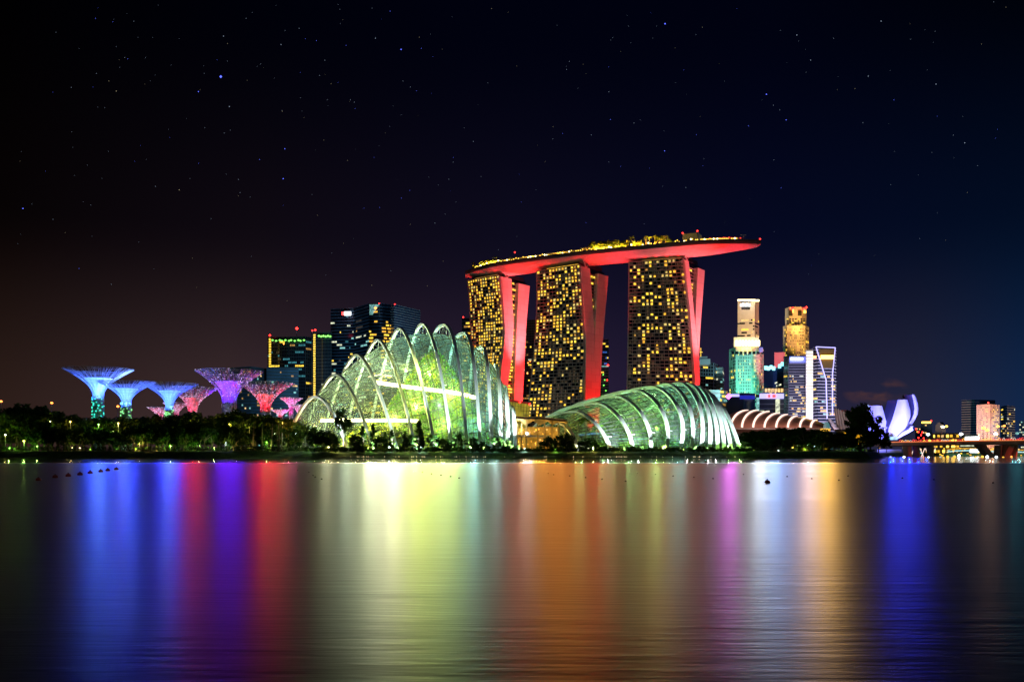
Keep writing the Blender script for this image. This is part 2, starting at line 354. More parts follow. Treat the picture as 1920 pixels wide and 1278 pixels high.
def hotel_tower(T, seed):
    rnd = random.Random(seed); Da, Db, Dc = T['D']
    L0 = interp(T['L'], 500); B0 = interp(T['f1l'], 500); C0 = interp(T['f2r'], 500)
    Aw = V(((L0 - 960) / F * Da, Da, 0)); Bw = V(((B0 - 960) / F * Db, Db, 0)); Cw = V(((C0 - 960) / F * Dc, Dc, 0))
    e = (Bw - Aw).normalized(); d = (Cw - Bw).normalized()
    bn = V((d.y, -d.x, 0))                      # outward of end wall
    if bn.dot(e) < 0: bn = -bn
    fn = V((e.y, -e.x, 0))                      # outward of the broad front
    if fn.y > 0: fn = -fn
    zt = min(CZ + (H0 - T['top'][0]) / F * Da, CZ + (H0 - T['top'][1]) / F * Db) 
    def on_end(px, z, push=0.0):                # point of the end plane (through B and C) seen in column px
        dx = (px - 960) / F                     # ray (dx,1) ; B + t d
        t = (dx * Bw.y - Bw.x) / (d.x - dx * d.y)
        p = Bw + d * t + bn * push; return V((p.x, p.y, z))
    def Lp(z): x = z_edge(T['L'], Da, z); return V(((x - 960) / F * Da, Da, z)) + fn * 5 * (1 - z / zt) ** 2
    def Rp(z): q = on_end(z_edge(T['f1l'], Db, z), z); return q + fn * 5 * (1 - z / zt) ** 2
    def Cp(z): return on_end(z_edge(T['f2r'], Dc, z), z)
    def fr(u, z, push=0.0): return Lp(z).lerp(Rp(z), u) + fn * push
    root = thing('hotel_tower', T['label'], 'hotel tower', (lerp(Aw.x, Cw.x, .5), lerp(Aw.y, Cw.y, .5), G), 'three hotel towers under the rooftop deck')
    # core
    nl = 29; rows = []
    back = -e * (Aw - Bw).length * 1.0
    for k in range(nl):
        z = lerp(G - 1, zt, k / (nl - 1)); l_, r_, c_ = Lp(z), Rp(z), Cp(z)
        r_ = r_ + d * .8 - bn * 1.2; c_ = c_ - bn * 3.2 - d * 1.0
        l2 = l_ + (c_ - r_); rows.append([l_, r_, c_, l2])
    m = MB(); m.grid(rows, True); m.add(rows[-1], [(0, 1, 2, 3)]); m.build('glass_body', M['glassdark'], root)
    nf = 56; fh = (zt - G) / nf
    m = MB()
    for k in range(nf + 1):
        z = G + k * fh - .25
        a, b = fr(0, z), fr(1, z); m.hexa([a, b, b + fn * 1.1, a + fn * 1.1][::-1], [p + V((0, 0, .62)) for p in (a, b, b + fn * 1.1, a + fn * 1.1)][::-1])
    m.build('floor_edges', M['slab'], root)
    m = MB()
    for j in range(T['nb'] + 1):
        u = j / T['nb']
        for k in range(14):
            z0 = lerp(G, zt, k / 14); z1 = lerp(G, zt, (k + 1) / 14); m.bar(fr(u, z0, .3), fr(u, z1, .3), .28 if j not in (0, T['nb']) else .8)
    m.build('balcony_dividers', M['slab'], root)
    # windows, one mesh each for the first hundred, the rest as one field
    cells = []
    for k in range(1, nf):
        v = k / nf
        for j in range(T['nb']):
            u = (j + .5) / T['nb']
            p = T['lit'] * (1.0 + .55 * math.sin(j * 1.9 + seed) * math.sin(k * .7 + j)) * (1 if v < .97 else 1.7)
            if T['nb'] == 13: p *= .55 if v < .35 else 1
            if seed == 3 and (j == 0 or (j > 11 and v > .75) or v > .985): p *= .1
            for (v0, v1, u0, u1) in T['dark']:
                if v0 < v < v1 and u0 < u < u1: p *= .12
            if rnd.random() < p: cells.append((j, k, v))
    def cell(mb, j, k):
        w = rnd.uniform(.42, .66); u0 = (j + .5 - w / 2) / T['nb']; u1 = (j + .5 + w / 2) / T['nb']; z0 = G + k * fh + .5; z1 = z0 + fh - rnd.choice((1.1, 1.1, 1.4))
        mb.slab(fr(u0, z0, .1), fr(u1, z0, .1), fr(u1, z1, .1), fr(u0, z1, .1), fn * .12); return mb
    cells.sort(key=lambda c: -c[1])
    step = max(1, len(cells) // 100); first = cells[::step][:100]; fs = set(first); CS = set(cells); rest = [c for c in cells if c not in fs]
    for (j, k, v) in first: cell(MB(), j, k).build('window', M[rnd.choice(('wwarm', 'wwarm', 'wgold', 'wpale'))], root)
    for nm, sel, mt in (('window_field', 0, 'wwarm'), ('window_field', 1, 'wgold'), ('window_field', 2, 'wdim'), ('window_field', 3, 'wpale')):
        m = MB()
        for i, (j, k, v) in enumerate(rest):
            c = (0, 1, 3, 1, 0, 2, 3, 1)[i % 8]
            if c == sel: cell(m, j, k)
        tag(m.build(nm, M[mt], root), kind='stuff')
    m = MB()
    for k in range(1, nf):
        for j in range(T['nb']):
            if rnd.random() < .5 and (j, k, k / nf) not in CS: cell(m, j, k)
    tag(m.build('window_field', M['wfaint'], root), kind='stuff')
    # end fins
    for nm, la, ra in (('end_fin', 'f1l', 'f1r'), ('end_fin', 'f2l', 'f2r')):
        m = MB(); vs = []; fc = []
        K = 24; z1 = zt - (1.5 if la == 'f1l' else 4)
        for k in range(K + 1):
            z = lerp(G - 1, z1, k / K); a = on_end(z_edge(T[la], Db if la == 'f1l' else Dc, z), z, 1.6); b = on_end(z_edge(T[ra], Db if la == 'f1l' else Dc, z), z, 1.6)
            vs += [a, b, b - bn * 4.4, a - bn * 4.4]
            if k: q = 4 * k; fc += [(q - 4 + j, q - 4 + (j + 1) % 4, q + (j + 1) % 4, q + j) for j in range(4)]
        fc += [(3, 2, 1, 0), tuple(4 * K + j for j in range(4))]
        m.add(vs, fc).build(nm, M['fin'], root)
    # windows in the slot between the fins
    m = MB(); fl = MB(); sp_ = []
    for k in range(2, nf - 1):
        z0 = G + k * fh; z1 = z0 + fh * .75
        a = z_edge(T['f1r'], Db, z0); b = z_edge(T['f2l'], Dc, z0)
        if b - a < 2.5: continue
        p = on_end(a, z0, -.9); q = on_end(b, z0, -.9); sp_.append(p + bn * .3); up = V((0, 0, fh * .72))
        if rnd.random() < (.75 if T['nb'] == 13 else .42):
            s, t_ = sorted((rnd.uniform(.1, .4), rnd.uniform(.55, .95))); m.slab(p.lerp(q, s), p.lerp(q, t_), p.lerp(q, t_) + up, p.lerp(q, s) + up, bn * .2)
        fl.slab(p, q, q + V((0, 0, .5)), p + V((0, 0, .5)), bn * .5)
    fl.tube(sp_, .3, 4)  # upright bar added to tie the slot's floor edges together
    tag(m.build('slot_window_field', M['wwarm'], root), kind='stuff'); fl.build('slot_floor_edges', M['slab'], root)
    # crown block and its V struts
    m = MB(); zz = max(zt + 3, 187.2)
    cr = [Lp(zt) + e * 2 + d * 5, Rp(zt) + d * 4 - e * 4, Cp(zt) - d * 4 - e * 4, Cp(zt) - d * 4 + (Lp(zt) - Rp(zt)) + e * 4]
    m.prism([(p.x, p.y) for p in cr], zt, zz); m.build('roof_plant_room', M['darkwall'], root)
    m = MB(); c = on_end(lerp(interp(T['f1l'], 490), interp(T['f1r'], 490), .62), zt - 2, 1.0)
    m.bar(c, c + V((0, 0, 8)) - d * 6, .55, 6); m.bar(c, c + V((0, 0, 8)) + d * 6, .55, 6); m.build('deck_strut', M['fin'], root)
    m = MB(); r0 = fr(.25, zt, .6); r1 = fr(.97, zt, .6); m.slab(r0, r1, r1 + V((0, 0, .8)), r0 + V((0, 0, .8)), fn * .3)
    m.build('parapet_light', M['wgold'] if seed == 2 else M['wdim'], root)
    if T['atrium']:
        m = MB()
        for k in range(14):
            for j in range(4):
                z = G + 2 + k * 3.4; a = on_end(lerp(950, 964, j / 4), z, 1); b = on_end(lerp(950, 964, j / 4 + .2), z, 1); m.slab(a, b, b + V((0, 0, 2.6)), a + V((0, 0, 2.6)), bn * .3)
        m.build('atrium_glazing', M['wwarm'], root)
    # floodlights of the fins: a row on the ground and one from further off for the tops
    mid = (Bw + Cw) / 2
    bo = 1.7 if seed == 1 else 1.9 if seed == 2 else 1.0
    for t, off, pw, col, zz_, an in ((.2, 26, 62000 * FP, (1, .012, .008), 20, 60), (.8, 26, 62000 * FP, (1, .02, .012), 22, 60)):
        s = Bw.lerp(Cw, t) + bn * off + d * 14; spot('fin_floodlight', (s.x, s.y, G + 3), (mid.x + bn.x * 1, mid.y + bn.y, zz_ + 55), pw * bo, col, 80)
    s = mid + bn * 75 + d * 30; spot('fin_floodlight', (s.x, s.y, G + 6), (mid.x, mid.y, 105), 480000 * FP * bo, (1, .03, .03), 56, .8, 1.0)
    s = mid + bn * 42 + d * 4; spot('fin_floodlight', (s.x, s.y, G + 40), (mid.x, mid.y, 158), 760000 * FP, (1, .19, .22), 40, .9, 1.0)
    s = (Aw + Bw) / 2 + fn * 90; spot('facade_flood_and_fill', (s.x, s.y, G + 10), ((Aw + Bw).x / 2, (Aw + Bw).y / 2, 110), 60000, (.95, .9, .8), 75, .8, 1.0)  # added fill that lifts the dark slab edges of the front
    return Aw, Bw, Cw, e, d, bn, zt
FP = 2.4
TW = [hotel_tower(T, i + 1) for i, T in enumerate(TAB)]

# ------------------------------------------------------------------ rooftop deck
def cat(pts, t):
    n = len(pts) - 1; x = t * n; i = min(int(x), n - 1); f = x - i
    p0, p1, p2, p3 = pts[max(i - 1, 0)], pts[i], pts[i + 1], pts[min(i + 2, n)]
    return .5 * ((2 * p1) + (-p0 + p2) * f + (2 * p0 - 5 * p1 + 4 * p2 - p3) * f * f + (-p0 + 3 * p1 - 3 * p2 + p3) * f ** 3)
RIM = [P(a, b, c) for a, b, c in ((872.5, 509, 945), (903, 499.5, 920), (935.5, 492.5, 902), (1011, 482, 872), (1086.6, 472.4, 850), (1162, 465.3, 834), (1252.7, 456.6, 818), (1313, 452, 809), (1373.6, 450.2, 805), (1427, 451, 812))]
ZD = 194.0
RIM = [V(((p.x / p.y) * ((ZD - CZ) / ((p.z - CZ) / p.y)), (ZD - CZ) / ((p.z - CZ) / p.y), ZD)) for p in RIM]   # all of the rim at one deck height
def deck_pt(t, v, z=0.0):
    p = cat(RIM, t); q = (cat(RIM, min(1, t + .01)) - cat(RIM, max(0, t - .01))).normalized(); n = V((-q.y, q.x, 0)); n = n if n.y > 0 else -n
    w = 38 * (min(1, (t / .07)) ** .45 if t < .07 else 1) * (1 if t < .74 else max(0, 1 - ((t - .74) / .26) ** 2.0)) 
    return p + n * (max(w, .6) * v) + V((0, 0, z))
def depth(t): return 6.2 * (.45 + .55 * min(1, t / .08)) * (1 if t < .70 else .06 + .94 * math.sqrt(max(0, 1 - ((t - .70) / .30) ** 1.6)))
HP = .6; HB = 1.0
def skydeck():
    root = thing('rooftop_deck', 'long boat shaped rooftop park with red lit belly spanning all three hotel towers', 'rooftop deck', tuple(deck_pt(.5, .5, -12)))
    nt_, nv = 90, 14; rows = []
    for i in range(nt_ + 1):
        t = i / nt_; r = []
        for j in range(nv + 1):
            v = j / nv; s = math.sin(math.pi * v) ** .62 if 0 < v < 1 else 0
            r.append(deck_pt(t, v, -3.0 - depth(t) * s))
        rows.append(r)
    hm = mat('hull_panels', (.52, .50, .50), .42, var=.12, vs=.2)
    n = hm.node_tree.nodes; l = hm.node_tree.links; b = n['Principled BSDF']
    g = n.new('ShaderNodeNewGeometry'); mp = n.new('ShaderNodeMapping'); mp.inputs['Rotation'].default_value = (0, 0, R(24)); l.new(g.outputs['Position'], mp.inputs[0])
    br = n.new('ShaderNodeTexBrick'); br.inputs['Scale'].default_value = .3; br.inputs['Color1'].default_value = (.60, .57, .56, 1); br.inputs['Color2'].default_value = (.48, .46, .46, 1); br.inputs['Mortar'].default_value = (.16, .15, .15, 1); br.inputs['Mortar Size'].default_value = .03
    l.new(mp.outputs[0], br.inputs['Vector']); l.new(br.outputs[0], b.inputs['Base Color'])
    MB().grid(rows).build('hull', hm, root, True)
    m = MB(); m.grid([[deck_pt(i / nt_, v, 0) for v in (0, .5, 1)] for i in range(nt_ + 1)]); m.build('deck_floor', M['concrete'], root)
    m = MB()
    for v, o in ((0, -.5), (1, .5)):
        m.grid([[deck_pt(i / nt_, v, -3.1), deck_pt(i / nt_, v - .006, -1.2), deck_pt(i / nt_, v, .9)] for i in range(nt_ + 1)]); m.grid([[deck_pt(i / nt_, v, .9), deck_pt(i / nt_, v + (.012 if v == 0 else -.012), .9), deck_pt(i / nt_, v + (.012 if v == 0 else -.012), 0)] for i in range(nt_ + 1)])
    m.build('rim', mat('rim_cladding', (.10, .09, .085), .5), root)
    # terraces, railing lights
    m = MB()
    for t0, t1, v, h in ((.20, .44, .16, 3.4), (.44, .52, .18, 5.0), (.755, .93, .30, 3.2), (.30, .42, .42, 5.5)):
        k = 12
        for i in range(k):
            a = deck_pt(lerp(t0, t1, i / k), v, h); b_ = deck_pt(lerp(t0, t1, (i + .94) / k), v, h); c = deck_pt(lerp(t0, t1, (i + .94) / k), v + .3, h); d_ = deck_pt(lerp(t0, t1, i / k), v + .3, h)
            m.hexa([a, b_, c, d_], [p + V((0, 0, .5)) for p in (a, b_, c, d_)]); m.bar(deck_pt(lerp(t0, t1, i / k), v, 0), a, .25)
    m.build('terrace_canopy', M['concrete'], root)
    m = MB(); c = deck_pt(.745, .5); c2 = deck_pt(.785, .5)
    a = [deck_pt(.705, .3), deck_pt(.765, .3), deck_pt(.765, .8), deck_pt(.705, .8)]; m.prism([(p.x, p.y) for p in a], ZD, ZD + 10.5); m.build('lift_house', mat('lift_house_wall', (.16, .2, .24), .5), root)
    m = MB(); a = [deck_pt(.767, .3), deck_pt(.782, .35), deck_pt(.782, .75), deck_pt(.767, .8)]; m.prism([(p.x, p.y) for p in a], ZD, [ZD + 11, ZD + 8, ZD + 8, ZD + 11]); m.build('lift_house_panel', mat('pale_blue_panel', (.35, .5, .6), .4), root)
    m = MB(); c = deck_pt(.935, .45); m.bar(c, c + V((0, 0, 7)), .2); m.bar(c + V((0, 0, 6.6)) - V((2.6, 0, 0)), c + V((0, 0, 6.6)) + V((2.6, 0, 0)), .45); m.bar(c + V((1.4, 0, 0)), c + V((1.4, 0, 5)), .15); m.build('observation_mast', M['white'], root)
    rnd = random.Random(5); n_ = 0
    for i in range(150):
        t = .03 + .93 * i / 150
        dens = .6 if t < .18 else (.75 if t < .55 else .5) if t < .76 else .9
        if rnd.random() > dens or n_ > 98: continue
        hgt = rnd.choice((1.2, 1.8, 2.6)) if t < .76 else 1.8; n_ += 1
        big = rnd.random() < .2
        MB().octa(deck_pt(t, .035, hgt), .85 if big else .5).build('deck_lamp', M['ewarm'] if big else M['eyellow'], root)
    m = MB()
    for i in range(26):
        t = lerp(.77, .93, i / 26) + rnd.uniform(-.002, .002); m.octa(deck_pt(t, rnd.uniform(.25, .5), rnd.choice((3.9, 4.3, 3.2))), .7)
    m.build('bar_lights', em('bar_red', (1, .04, .02), 2.5), root)
    for t, v, h in ((.705, .3, 11), (.765, .3, 12), (.995, .5, 1.5), (.24, .5, 13)):
        MB().octa(deck_pt(t, v, h), .9).build('warning_lamp', M['ered'], root)
    return root
skydeck()
# red projectors on the roof edges of the towers, washing the belly of the deck
for k, (Aw, Bw, Cw, e, d, bn, zt) in enumerate(TW):
    fn = V((e.y, -e.x, 0)); fn = fn if fn.y < 0 else -fn
    for i in range(5):
        s_ = Aw.lerp(Bw, .1 + .2 * i) + fn * 1.6; z = zt + 1.0
        spot('hull_projector', (s_.x, s_.y, z), (s_.x + fn.x * 4, s_.y + fn.y * 4, z + 8), 1500 * HP, (1, .008, .006), 130, .8, .3)
    # pairs at the fin end wall, thrown along the deck into the open bays on either side
    for s0, dr, pw_ in ((Bw + bn * 3, bn, 1.0), (Bw.lerp(Cw, .5) + bn * 3, bn, 1.0), (Aw - bn * 2, -bn, .8)):
        far = 34 if k < 2 else (52 if dr is bn else 30)
        pw2 = 60000 * HP * pw_ * (1.5 if k == 2 else 1)
        spot('hull_projector', (s0.x, s0.y, zt - 14), (s0.x + dr.x * far * .8, s0.y + dr.y * far * .8 - 2, 190), pw2, (1, .010, .008) if dr is bn else (1, .03, .04), 75, .9, .4)
p = deck_pt(.80, .3); spot('hull_projector', (p.x - 8, p.y + 4, 168), tuple(deck_pt(.93, .4, -3)), 60000 * HP, (1, .16, .34), 46, .9, .4)
for i, t in enumerate((.04, .235, .285, .33, .465, .515, .56, .73, .80, .88, .96)):      # narrow beams from the ground before the towers up to the belly
    q = deck_pt(t, .32, -8); s_ = deck_pt(t, -.75, 0)
    spot('hull_beam', (s_.x, s_.y, G + 4), tuple(q), (1.5e6 if i < 7 else 1.3e6) * HB, (1, .010, .008) if i not in (6, 10) else (1, .035, .07), 15, .9, 1.0)
# trees on the deck
# ------------------------------------------------------------------ city buildings
def building(name, label, vis, depth, nf, nb, wall, band=None, mull=None, lit=.2, wm=('wwarm',), runs=(1, 4), group=None, seed=1, z0=None, bh=.25, wh=.5, vz=(0.03, .97), cap=80, proud=.5, rows=None, cat='tower block', mullw=.35, extra_rows=()):
    z0 = G if z0 is None else z0
    rnd = random.Random(seed); tops = [P(*v) for v in vis]
    kf = lambda p: 1 + depth / p.y
    foot = [(p.x, p.y) for p in tops] + [(tops[-1].x * kf(tops[-1]), tops[-1].y * kf(tops[-1])), (tops[0].x * kf(tops[0]), tops[0].y * kf(tops[0]))]
    zs = [p.z for p in tops] + [tops[-1].z, tops[0].z]
    cx = sum(f[0] for f in foot) / len(foot); cy_ = sum(f[1] for f in foot) / len(foot)
    root = thing(name, label, cat, (cx, cy_, z0), group)
    MB().prism(foot, z0 - .5, zs).build('wall', M[wall], root)
    bands = MB(); mulls = MB(); cells = []
    for k in range(len(tops) - 1):
        a, b = tops[k], tops[k + 1]; d = V((b.x - a.x, b.y - a.y, 0)).normalized(); n = V((d.y, -d.x, 0)); n = n if n.y < 0.15 else -n
        if n.y > 0 and abs(n.y) > .15: n = -n
        def f(u, v, push=0.0, a=a, b=b, n=n): return V((lerp(a.x, b.x, u), lerp(a.y, b.y, u), lerp(z0, lerp(a.z, b.z, u), v))) + n * push
        H = a.z - z0; N_ = nb[k]
        if band:
            for i in range(nf + 1):
                v = i / nf; v1 = min(v + bh / nf, 1.002); q = [f(0, v, .02), f(1, v, .02), f(1, v1, .02), f(0, v1, .02)]; bands.slab(*q, n * proud)
        if mull:
            for j in range(N_ + 1):
                u = min(max(j / N_, .003), .997); w = mullw * .5 / max(1, (b - a).length)
                mulls.slab(f(u - w, 0, .03), f(u + w, 0, .03), f(u + w, 1, .03), f(u - w, 1, .03), n * (proud + .12))
        for i in range(nf):
            v = (i + .5) / nf
            if not (vz[0] < v < vz[1]): continue
            pl = lit if rows is None else lit * rows(v, k)
            if (i, k) in extra_rows: pl = 5
            j = rnd.randint(0, 2)
            while j < N_:
                ln = min(rnd.randint(*runs) if pl < 3 else N_, N_ - j)
                if rnd.random() < pl: cells.append((f, n, (j + .08) / N_, (j + ln - .08) / N_, (i + (bh + .04 if band else .15)) / nf, (i + (bh + .04 if band else .15) + wh) / nf, rnd.choice(wm)))
                j += ln + (rnd.randint(0, 2) if runs[1] > 1 else 0)
    if band: bands.build('floor_bands', M[band], root)
    if mull: mulls.build('facade_ribs', M[mull], root)
    rnd.shuffle(cells); rest = {}
    for i, (f, n, u0, u1, v0, v1, w) in enumerate(cells):
        mb = MB() if i < cap else rest.setdefault(w, MB())
        mb.slab(f(u0, v0, .05), f(u1, v0, .05), f(u1, v1, .05), f(u0, v1, .05), n * .25)
        if i < cap: mb.build('window', M[w], root)
    for w, mb in rest.items(): tag(mb.build('window_field', M[w], root), kind='stuff')
    root_info = dict(root=root, tops=tops, z0=z0); return root_info
def slab_on(B, name, px0, px1, py0, py1, D, th, m, back=1.0):     # box between two traced rows at distance D
    a, b, c, d = P(px0, py1, D), P(px1, py1, D), P(px1, py0, D), P(px0, py0, D)
    return MB().slab(a, b, c, d, V((0, -th, 0))).build(name, M[m], B['root'])
def beacon(B, px, py, D, r=1.6, m='ered', mast=0):
    p = P(px, py, D); mb = MB().octa(p, r)
    o = mb.build('warning_lamp', M[m], B['root'])
    if mast: MB().bar(p, p - V((0, 0, mast)), .5).build('mast', M['frame'], B['root'])
    return o

OF = 'office towers on the skyline'
b = building('apartment_block', 'low grey apartment block with tiny scattered lights rising behind the purple supertree', [(431, 689.5, 1250), (470, 687, 1240), (502, 691, 1262)], 30, 26, (14, 11), 'darkwall', 'navywall', None, .12, ('wamber', 'wcool', 'wdim'), (1, 1), seed=21)
b = building('apartment_block', 'slightly taller dark apartment block with blue green lights in front of the green topped office', [(500, 688, 1235), (560, 690, 1225)], 30, 26, (26,), 'darkwall', 'navywall', None, .15, ('wamber', 'wcool', 'wcool', 'wdim'), (1, 2), seed=22)
b = building('office_tower', 'dark glass office tower with green roof garden lights and a tall red lit mast', [(502, 632, 1420), (573, 631, 1400), (592, 634, 1440)], 50, 34, (22, 5), 'glassdark', 'darkwall', 'darkwall', .30, ('wdim', 'wwarm', 'wteal', 'wteal', 'wteal', 'wfaint'), (1, 5), seed=23, extra_rows=((22, 0),))
for k in range(26): MB().box(P(506.2, 636 + k * 4.6, 1405), (3.2, .6, 2.6)).build('stair_window', M['wwarm'], b['root'])
for k in range(11): MB().octa(P(511 + k * 5.8 + (k % 3), 637.5 + (k % 2) * 1.2, 1400), 2.1, .7).build('roof_garden_lamp', M['egreen'], b['root'])
beacon(b, 556.5, 615.5, 1420, 2.6, mast=14); beacon(b, 506, 628.5, 1410, 1.9, mast=5); beacon(b, 532, 644.5, 1398, 1.3, 'eorange')
b = building('office_tower', 'narrow office tower with one column of bright stair windows and green roof lights', [(584, 624, 1410), (622, 623, 1400)], 50, 36, (14,), 'glassdark', 'darkwall', 'darkwall', .16, ('wwarm', 'wwhite', 'wblue', 'wwarm'), (2, 5), seed=24, rows=lambda v, k: 2.2 if v < .45 else .5)
for k in range(32): MB().box(P(589.5, 628 + k * 4.3, 1395), (3.2, .6, 2.4)).build('stair_window', M['wwarm'], b['root'])
for k in range(6): MB().octa(P(598 + k * 4.2, 629.5 + (k % 2), 1396), 2.2, .8).build('roof_garden_lamp', M['egreen'], b['root'])
beacon(b, 585.5, 619.5, 1405, 1.5, mast=4); beacon(b, 591, 618.5, 1405, 1.8, mast=4)
b = building('office_tower', 'wide dark glass tower with a brilliant white and red roof sign', [(620, 579.5, 1460), (663, 578, 1430), (692, 569, 1470)], 50, 46, (22, 14), 'glassdark', 'navywall', None, .26, ('wwhite', 'wwarm', 'wdim', 'wteal', 'wteal', 'wfaint', 'wcool'), (1, 6), seed=25, rows=lambda v, k: .35 if v > .8 else 1)
slab_on(b, 'roof_sign', 646, 658, 584.5, 591, 1425, 2, 'ewhite'); slab_on(b, 'roof_sign_end', 641, 645.5, 585, 590.5, 1425, 2, 'ered')
b = building('office_tower', 'faceted glass tower with a slanting pale lit corner and gold windows', [(690, 570, 1520), (712, 569, 1490), (735, 571.5, 1520)], 50, 46, (11, 12), 'glassdark', 'navywall', None, .34, ('wgold', 'wwarm', 'wgold'), (2, 5), seed=26, rows=lambda v, k: 2.2 if .62 < v < .86 and k == 1 else (.2 if v > .86 else .8))
m = MB()
for k in range(9):
    y = 571 + k * 2.2; m.slab(P(693, y, 1498), P(711 - k * 1.5, y, 1486), P(711 - k * 1.5, y + 1.1, 1486), P(693, y + 1.1, 1498), V((0, -1, 0)))
m.build('corner_light_panel', M['wcool'], b['root']); beacon(b, 704, 577.5, 1480, 2.6, 'eorange'); beacon(b, 711, 568.6, 1490, 1.2)
b = building('office_tower', 'glass tower wrapped in thin silver horizontal bands next to the faceted tower', [(733, 571.5, 1480), (739, 571, 1460), (788, 582.5, 1530)], 50, 60, (2, 14), 'glassblue', 'slab', None, .07, ('wcool', 'wwhite'), (4, 12), seed=27, bh=.22)
beacon(b, 740, 570.5, 1462, 1.4)
spot('facade_flood_and_fill', tuple(P(790, 760, 1380)), tuple(P(775, 590, 1500)), 900000, (.45, .75, 1), 40)
b = building('office_tower', 'small office tower with a red lamp peeking out beside the farthest hotel tower', [(866, 597, 1500), (884, 596, 1500)], 40, 40, (5,), 'glassdark', 'darkwall', None, .4, ('wgold', 'wdim', 'wwarm'), (1, 3), seed=28)
beacon(b, 868.5, 594.5, 1500, 1.5)
b = building('apartment_tower', 'grey apartment tower seen between the first two hotel towers', [(975, 601, 1450), (1003, 599.5, 1440), (1007, 600.5, 1470)], 30, 52, (9, 2), 'darkwall', 'frame', 'frame', .26, ('wwarm', 'wamber', 'wdim', 'wwhite'), (1, 2), seed=29)
for y in (680, 677, 700): beacon(b, 989 + (y % 7), y, 1435, 1.2, 'eorange')
b = building('office_tower', 'slim blue grey tower in the gap left of the frontmost hotel tower', [(1118, 637, 1550), (1141, 636, 1550)], 40, 40, (8,), 'glassblue', 'frame', 'frame', .10, ('wwarm', 'wwhite', 'wblue'), (1, 4), seed=30)
for p_ in ((1131, 702), (1134, 712), (1132, 722), (1136, 732), (1129, 742)): beacon(b, *p_, 1540, 1.4, 'egreen')
beacon(b, 1140, 684.5, 1540, 1.9); beacon(b, 1138.5, 712, 1540, 1.4)
m = MB(); m.slab(P(1122, 686, 1538), P(1141, 686, 1538), P(1141, 687.3, 1538), P(1122, 687.3, 1538), V((0, -2, 0))); m.build('lit_ledge', M['wcool'], b['root'])
for x, y, ax, ay, D_ in ((540, 800, 545, 670, 1410), (590, 790, 620, 650, 1420), (650, 780, 665, 620, 1440), (720, 770, 715, 620, 1500)): spot('facade_flood_and_fill', tuple(P(x, y, D_ - 330)), tuple(P(ax, ay, D_)), 700000, (.16, .50, .75), 60, .8)  # added cool fill to lift the dark walls of this cluster
# right hand group
b = building('office_tower', 'grey banded office tower crowned by a gold lit dome and spire', [(1300, 678, 1350), (1338, 680, 1300), (1349, 685, 1330)], 40, 26, (8, 3), 'glassdark', 'slab', 'frame', .34, ('wwhite', 'wwarm', 'wcool', 'wteal'), (1, 4), seed=31, bh=.3)
m = MB(); c = P(1313, 676, 1310); m.ball(c, 6.4, 12, 8); m.build('gold_dome', M['wgold'], b['root'])  # light on the dome put in as emission, not a window
m = MB(); c = P(1313, 679, 1310); m.box(c, (24, 22, 8)); m.box(c + V((0, 0, 5)), (17, 16, 5)); m.build('dome_drum', M['stone'], b['root'])
m = MB(); m.bar(P(1314, 672, 1310), P(1314, 652, 1310), .5); m.bar(P(1310.5, 660, 1310), P(1317.5, 660, 1310), .5); m.build('spire', M['wwarm'], b['root'])  # light on the spire likewise put in as emission
b = building('office_tower', 'stepped tower with a cyan lit side beside the gold domed one', [(1338, 690, 1320), (1355, 688, 1300), (1357, 693, 1310)], 40, 26, (4, 2), 'stone', 'slab', None, .5, ('wcool', 'wcool', 'wwhite'), (1, 3), seed=32)
b = building('office_block', 'low wide banded block with a cyan glowing corner under the gold domed tower', [(1320, 730, 1260), (1350, 731, 1230), (1364, 733, 1250)], 40, 15, (8, 4), 'stone', 'pink', None, .35, ('wdim', 'wwarm', 'wcool', 'wcool'), (1, 3), seed=33, rows=lambda v, k: 2.6 if k == 1 else .6, bh=.35)
b = building('skyscraper', 'tall beige stone tower with floodlit rooftop edge and illegible white sign', [(1383, 563, 1720), (1415, 561.5, 1690), (1423, 565, 1720)], 45, 50, (9, 4), 'stone', None, None, .8, ('wwarm', 'wamber', 'glassdark', 'glassdark', 'glassdark'), (1, 5), seed=34, vz=(.42, .88), wh=.5, proud=.5)
slab_on(b, 'roof_edge_light', 1383, 1416, 561.5, 563.6, 1688, 2, 'ewarm'); slab_on(b, 'roof_edge_light', 1416, 1423, 562, 565, 1690, 2, 'ewarm')
for k, w in enumerate((3.4, 2.6, 3.2, 2.2, 3.5)): slab_on(b, 'sign_lettering', 1388 + k * 3.8, 1388 + k * 3.8 + w, 569.5 - (k % 2), 574, 1684, 2, 'ewhite')
slab_on(b, 'plant_louvre', 1390, 1406, 575.5, 580.5, 1686, 1, 'black')
spot('facade_flood_and_fill', tuple(P(1392, 629, 1500)), tuple(P(1402, 600, 1690)), 2600000, (1, .66, .34), 50, .8); 
b = building('skyscraper', 'turquoise floodlit office tower with rows of dark windows and a blazing gold crown', [(1368, 655, 1520), (1380, 651, 1490), (1408, 651, 1480), (1422, 651, 1490), (1431, 655, 1520)], 60, 34, (4, 9, 6, 4), 'stone', 'stone', 'stone', .9, ('glassdark', 'glassdark', 'glassdark', 'glassdark', 'wwarm'), (1, 1), seed=35, vz=(.0, .93), bh=.30, wh=.62, mullw=1.6, cap=95)
m = MB()
for a, c_ in ((1376, 1423),): m.prism([(P(a, 632, 1500).x, 1500), (P(c_, 632, 1500).x, 1500), (P(c_, 632, 1540).x, 1540), (P(a, 632, 1540).x, 1540)], P(a, 652, 1500).z, P(a, 632, 1500).z)
m.build('crown', M['stone'], b['root'])
for x in range(1379, 1424, 6): slab_on(b, 'crown_lamp', x, x + 3.4, 638, 648, 1497, 1.5, 'ewarm')
m = MB()
